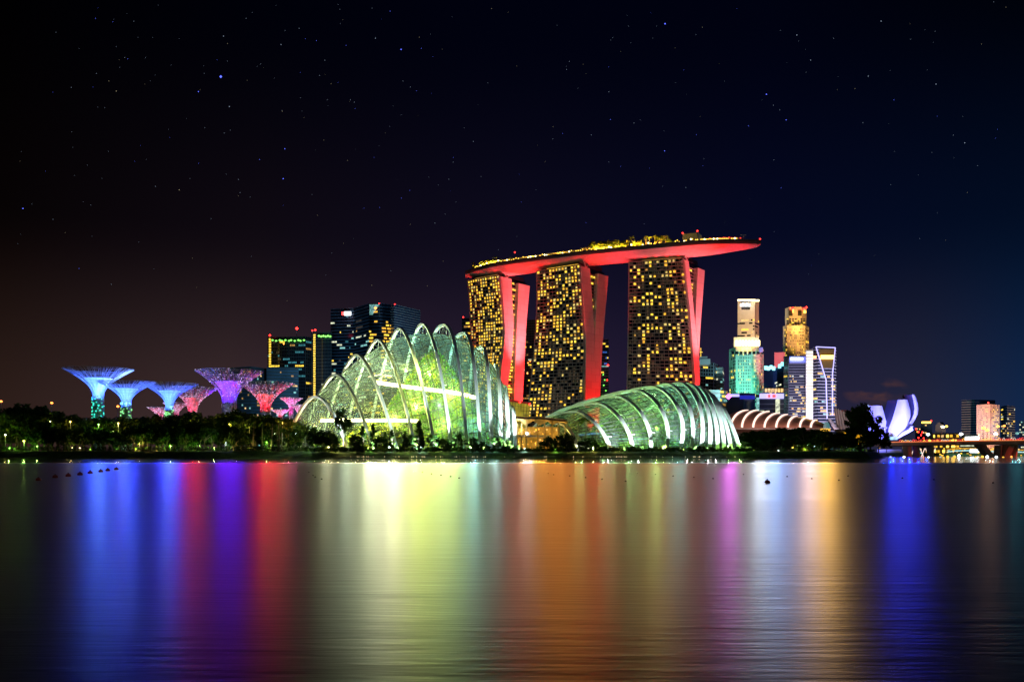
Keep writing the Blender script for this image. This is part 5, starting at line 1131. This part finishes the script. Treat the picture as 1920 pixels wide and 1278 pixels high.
shore_tree('tall', 1604, 768, 562, 0, 'ragged dark tree leaning against the tallest tree by the museum', False, .8); shore_tree('broad', 1632, 779, 575, 0, 'rounded dark tree just right of the tallest tree', False, .75); shore_tree('broad', 1647, 806, 590, 0, 'low dark tree at the end of the bridge', False, 1.1); shore_tree('broad', 1662, 826, 600, 0, 'dark bush sized tree where the bank meets the bridge', False, 1.2)
# undergrowth along the bank crest
m = MB(); r9 = random.Random(77)
for k in range(9000):
    px = r9.uniform(-20, 1640); D = (462 if px < 1390 else 462 + (px - 1390) * .42) + r9.uniform(-3, 6); m.leaf(PX(px, D, G + r9.uniform(0, 2.2) * (1 if px < 570 else .6)), r9.uniform(.35, .7), r9)
tag(m.build('undergrowth', M['leaf'], None), 'tangled low growth along the top of the grassy bank', 'undergrowth', kind='stuff')

# garden lamps with their light
gl = [(10, 815, 'ewhite', 900, 'y'), (18, 838, 'egreen', 3200, 'g'), (45, 826, 'eyellow', 3200, 'g'), (70, 836, 'egreen', 1200, 'g'), (83.5, 811.5, 'ewhite', 900, 'c'), (94, 790, 'ewarm', 400, 'g'), (132, 790, 'eyellow', 1600, 'y'), (135, 839, 'ewarm', 300, 'y'), (150, 839.5, 'ewarm', 260, 'y'), (185, 795, 'egreen', 900, 'g'), (213, 808, 'ewarm', 800, 'g'), (222, 793, 'eyellow', 800, 'y'), (248, 808, 'eyellow', 1200, 'y'), (262, 828, 'eyellow', 1300, 'y'), (232, 841, 'ewhite', 150, 'c'), (300, 838, 'ewarm', 700, 'y'), (320, 835, 'egreen', 900, 'g'), (357, 817, 'ewarm', 500, 'y'), (370, 790, 'ewarm', 700, 'y'), (375, 835, 'egreen', 900, 'g'), (423, 829, 'ewhite', 700, 'c'), (430, 795, 'eyellow', 1500, 'y'), (445, 839, 'ewarm', 500, 'y'), (402, 839, 'ewarm', 700, 'g'), (468, 795, 'ewarm', 1500, 'y'), (500, 828, 'egreen', 2200, 'g'), (515, 813, 'ewhite', 500, 'c'), (530, 790, 'eyellow', 2200, 'o'), (555, 812, 'ewhite', 700, 'c'), (580, 826, 'ewhite', 900, 'c'),
      (590, 833, 'ewarm', 1500, 'g'), (616, 838, 'ewarm', 1200, 'y'), (635, 832, 'eyellow', 1500, 'y'), (690, 838, 'ewarm', 1200, 'g'), (730, 838, 'ewhite', 1000, 'c'), (790, 838, 'ewhite', 1200, 'c'), (850, 838, 'ewarm', 1200, 'g'), (905, 838, 'ewhite', 1500, 'c'), (984, 841, 'ewhite', 700, 'c'), (1042, 841, 'egreen', 600, 'g'), (1080, 838, 'ewarm', 1500, 'y'), (1112, 838, 'ewarm', 1500, 'y'), (1160, 839, 'ewarm', 1200, 'y'),
      (1365, 836, 'ewhite', 1500, 'g'), (1388, 832, 'egreen', 1500, 'g'), (1440, 846, 'ewhite', 800, 'g'), (1460, 844, 'ewhite', 600, 'c'), (1486, 838, 'eyellow', 1800, 'y'), (1494, 835, 'ewhite', 900, 'g'), (1506, 842, 'eyellow', 1800, 'y'), (1514, 834, 'ewhite', 600, 'g'), (1528, 836, 'ewhite', 900, 'c'), (1543, 846, 'eorange', 5000, 'o'), (1560, 848, 'eyellow', 1500, 'y'), (1548, 815, 'eorange', 1500, 'o'), (1570, 838, 'ewhite', 700, 'g'), (1588, 837, 'ewhite', 900, 'g'), (1600, 838, 'ewhite', 900, 'c'), (1615, 838, 'egreen', 900, 'g'), (1635, 848, 'ewarm', 900, 'g')]
gn = {'y': 'warm', 'g': 'greenish', 'c': 'cool white', 'o': 'orange'}
for px, y, c, pw_, k in gl:
    D = (470 if px < 570 else 461) if px < 1390 else 466 + (px - 1390) * .40
    if y < 820 and px < 600: D = 476
    lamp(px, y, D, G, c, .42 if pw_ < 2000 else .55, f'{gn[k]} garden lamp glowing among foliage in the {sector(px)}', f'garden lamps in the {sector(px)}', .08, pw_ * (.7 if px < 150 else 2.2 if px < 570 else .9), {'y': (1, .70, .16), 'g': (.45, 1, .12), 'c': (.6, .9, 1), 'o': (1, .38, .05)}[k], 'garden_lamp')
for px, y, lb in ((2, 752, 'orange street lamp above the palm at the edge of the trees'), (97, 755, 'orange street lamp on a tall pole above the treetops'), (221, 761.5, 'faint orange street lamp between two blue supertrees')): lamp(px, y, 640, G, 'eorange', 1.0, lb, None, .22)
for i, (px, y, c, p_) in enumerate(((25, 825, 'g', 5), (60, 828, 'g', 5), (130, 800, 'y', 4), (165, 800, 'y', 5), (215, 800, 'g', 5), (250, 805, 'y', 8), (270, 805, 'g', 6), (305, 805, 'g', 4), (345, 805, 'g', 5), (390, 800, 'g', 5), (430, 800, 'y', 8), (465, 802, 'y', 6), (500, 805, 'g', 9), (535, 800, 'y', 8), (570, 815, 'g', 6), (1410, 825, 'g', 4), (1505, 825, 'g', 5), (1545, 815, 'o', 6))):
    D = 459 if px < 1390 else 470 + (px - 1390) * .36
    spot('tree_uplight', tuple(PX(px + 4, D, G + .6)), tuple(P(px, y - 6, D + 13)), p_ * 900, {'y': (1, .80, .22), 'g': (.62, 1, .18), 'o': (1, .4, .06)}[c], 75, .9, .3)
# small lights low on the bank, waterside rail
m = MB(); r9 = random.Random(5)
for px in range(640, 1400, 3):
    if r9.random() < .28: m.octa(PX(px, 453.3, 1.0), r9.uniform(.06, .14))
rt = thing('waterside_rail', 'thin rail with tiny lights running along the foot of the grassy bank', 'railing', tuple(PX(1000, 453.3, .3)))
tag(m.build('rail_lights', M['ewarm'], rt), kind='stuff')
m = MB(); m.bar(PX(640, 453.6, 1.1), PX(1400, 453.6, 1.1), .04)
for px in range(640, 1400, 8): m.bar(PX(px, 453.6, .1), PX(px, 453.6, 1.1), .04)
m.build('rail', M['frame'], rt)

# added spots, aimed at the water only to make the reflection streaks
SPL = .92
for nm, x, y, D, p_, c in (('canopy_streak_fill', 184, 722, 548, 60, (.0, .008, 1)), ('canopy_streak_fill', 237, 735, 549, 55, (.0, .008, 1)), ('canopy_streak_fill', 317, 738, 549, 60, (.0, .008, 1)),
      ('canopy_streak_fill', 361, 745, 578, 24, (1, .0, .02)), ('canopy_streak_fill', 430, 722, 583, 42, (.13, .0, 1)), ('canopy_streak_fill', 498, 742, 578, 32, (1, .0, .05)), ('canopy_streak_fill', 555, 760, 588, 10, (1, .1, .3)),
      ('terrace_streak_fill', 620, 788, 472, 7, (1, .9, .45)), ('terrace_streak_fill', 655, 787, 470, 9, (1, .9, .45)), ('terrace_streak_fill', 705, 788, 470, 16, (1, .92, .55)), ('terrace_streak_fill', 735, 722, 474, 34, (1, .94, .60)), ('terrace_streak_fill', 765, 726, 474, 14, (.95, .95, .45)), ('terrace_streak_fill', 820, 770, 470, 20, (.95, .95, .25)), ('terrace_streak_fill', 868, 742, 474, 18, (.85, .95, .3)), ('terrace_streak_fill', 905, 810, 468, 8, (.6, .95, .6)), ('terrace_streak_fill', 940, 815, 468, 7, (.9, .75, .45)),
      ('pavilion_streak_fill', 988, 812, 469, 16, (1, .75, .60)), ('pavilion_streak_fill', 1012, 824, 469, 13, (1, .38, .05)), ('pavilion_streak_fill', 1050, 826, 469, 10, (1, .35, .05)), ('tower_streak_fill', 1040, 620, 850, 55, (1, .28, .03)), ('tower_streak_fill', 1075, 560, 850, 40, (1, .25, .03)), ('tower_streak_fill', 1125, 600, 850, 40, (1, .08, .02)), ('tower_streak_fill', 1235, 560, 830, 40, (1, .35, .08)),
      ('path_streak_fill', 1140, 838, 458, 4, (.8, .85, .9)), ('path_streak_fill', 1190, 838, 458, 5, (.7, .8, .7)), ('path_streak_fill', 1238, 838, 458, 9, (.7, .9, .15)), ('path_streak_fill', 1295, 838, 458, 9, (1, .7, .75)), ('path_streak_fill', 1335, 838, 458, 8, (1, .8, .9)),
      ('sign_streak_fill', 1368, 741, 1182, 170, (.9, .15, 1)), ('sign_streak_fill', 1425, 741, 1180, 210, (.75, .85, 1)), ('sign_streak_fill', 1452, 741, 1180, 230, (.30, .50, 1)), ('sign_streak_fill', 1480, 672, 1280, 120, (.3, .45, 1)), ('sign_streak_fill', 1518, 700, 1258, 200, (1, .70, .72)), ('sign_streak_fill', 1550, 668, 1256, 300, (1, .52, .04)), ('sign_streak_fill', 1543, 846, 500, 34, (1, .48, .01)), ('sign_streak_fill', 1577, 846, 530, 34, (1, .46, .01)),
      ('museum_streak_fill', 1655, 815, 838, 170, (.0, .02, 1)), ('museum_streak_fill', 1690, 815, 836, 190, (.01, .02, 1)), ('museum_streak_fill', 1722, 800, 840, 100, (.0, .02, 1)), ('bridge_streak_fill', 1855, 815, 690, 8, (.9, .6, .4)), ('bridge_streak_fill', 1905, 815, 690, 10, (.1, .6, .7))):
    w_ = 15 if nm in ('canopy_streak_fill', 'museum_streak_fill') else 12 if nm in ('terrace_streak_fill', 'tower_streak_fill') else 7
    for dx in (-w_, 0, w_):
        spot(nm, tuple(P(x + dx, y, D)), ((x - 960) / F * 60, 60, 0), p_ * 360 * SPL, c, 40, .6, .4)

# ------------------------------------------------------------------ buoys
m_b = mat('red_buoy', (.55, .05, .02), .35); proto = None
bl = [(72, 899), (103.5, 893.8), (128, 891.5), (150, 889), (169, 886), (189, 883.2), (202, 881.2), (218, 879)]
def buoy(px, y, r, m_, label, group):
    D = CZ * F / (y - H0 + 1.5); p = PX(px, D, 0); rt = thing('buoy', label, 'buoy', tuple(p), group)
    MB().ball(p + V((0, 0, r * .35)), r, 14, 8, .85).build('float', M[m_] if isinstance(m_, str) else m_, rt, True)
    mb = MB(); mb.tube([p + V((0, 0, r * 1.1)), p + V((0, 0, r * 1.45))], r * .25, 6); mb.build('lifting_lug', M['black'], rt)
for i, (x, y) in enumerate(bl): buoy(x, y, .20 + .03 * i ** .5, m_b, 'round red buoy floating in the line below the blue supertrees', 'red buoys in a line')
buoy(1439, 903.5, .19, m_b, 'lone dark round buoy floating on the pale reflections', None)
m = None
for (x, y) in ((558, 881), (579, 885), (587, 891), (591, 894), (603, 898), (777, 883), (792, 885), (809, 888), (827, 890.5), (845, 893), (861, 896), (1028, 887), (1038, 889.5), (1068, 892), (1098, 895), (1129, 898), (1173, 902), (1195, 887), (1229, 889), (1262, 892), (1301, 894.5), (1337, 897), (1394, 889), (1476, 893), (1522, 897), (1573, 900), (1590, 892), (1692, 896), (1751, 899), (1862, 905)):
    D = CZ * F / (y - H0 + .5); tag(MB().ball(PX(x, D, .02), .075, 8, 6).build('net_float', M['black']), 'tiny black net float on the bright reflections', 'float', 'net floats')
# unused patterns of the tree kit
for l_ in TREES.values():
    for r in l_:
        if r.name not in USED:
            for c in list(r.children): bpy.data.objects.remove(c)
            bpy.data.objects.remove(r)

# pieces that belong to another part of the same thing go one level deeper
DEEP = {'sign_lettering': ('rooftop_sign', 'blue_light_crown'), 'upper_window': ('upper_shaft',), 'crown_opening': ('upper_shaft',), 'crown_light': ('upper_shaft',), 'crown_lamp': ('crown',), 'lift_house_panel': ('lift_house',), 'spire': ('gold_dome',), 'skylight': ('petal',), 'roof_sign_end': ('roof_sign',), 'corner_sign_lamp': ('corner_sign',), 'lit_rib': ('roof_shell',), 'fairy_lights': ('branch_rods',), 'trunk_lights': ('trunk_planting',), 'pier_lamp': ('pier',), 'lifting_lug': ('float',), 'bar_lights': ('terrace_canopy',), 'terrace_canopy': (), 'lamp_head': ('pole',)}
for o in list(bpy.data.objects):
    st_ = o.name.split('.')[0]
    if st_ in DEEP and o.parent and o.parent.type == 'EMPTY' and o.type == 'MESH':
        for q in o.parent.children:
            if q.name.split('.')[0] in DEEP[st_]:
                o.parent = q; o.matrix_parent_inverse = Matrix(); break
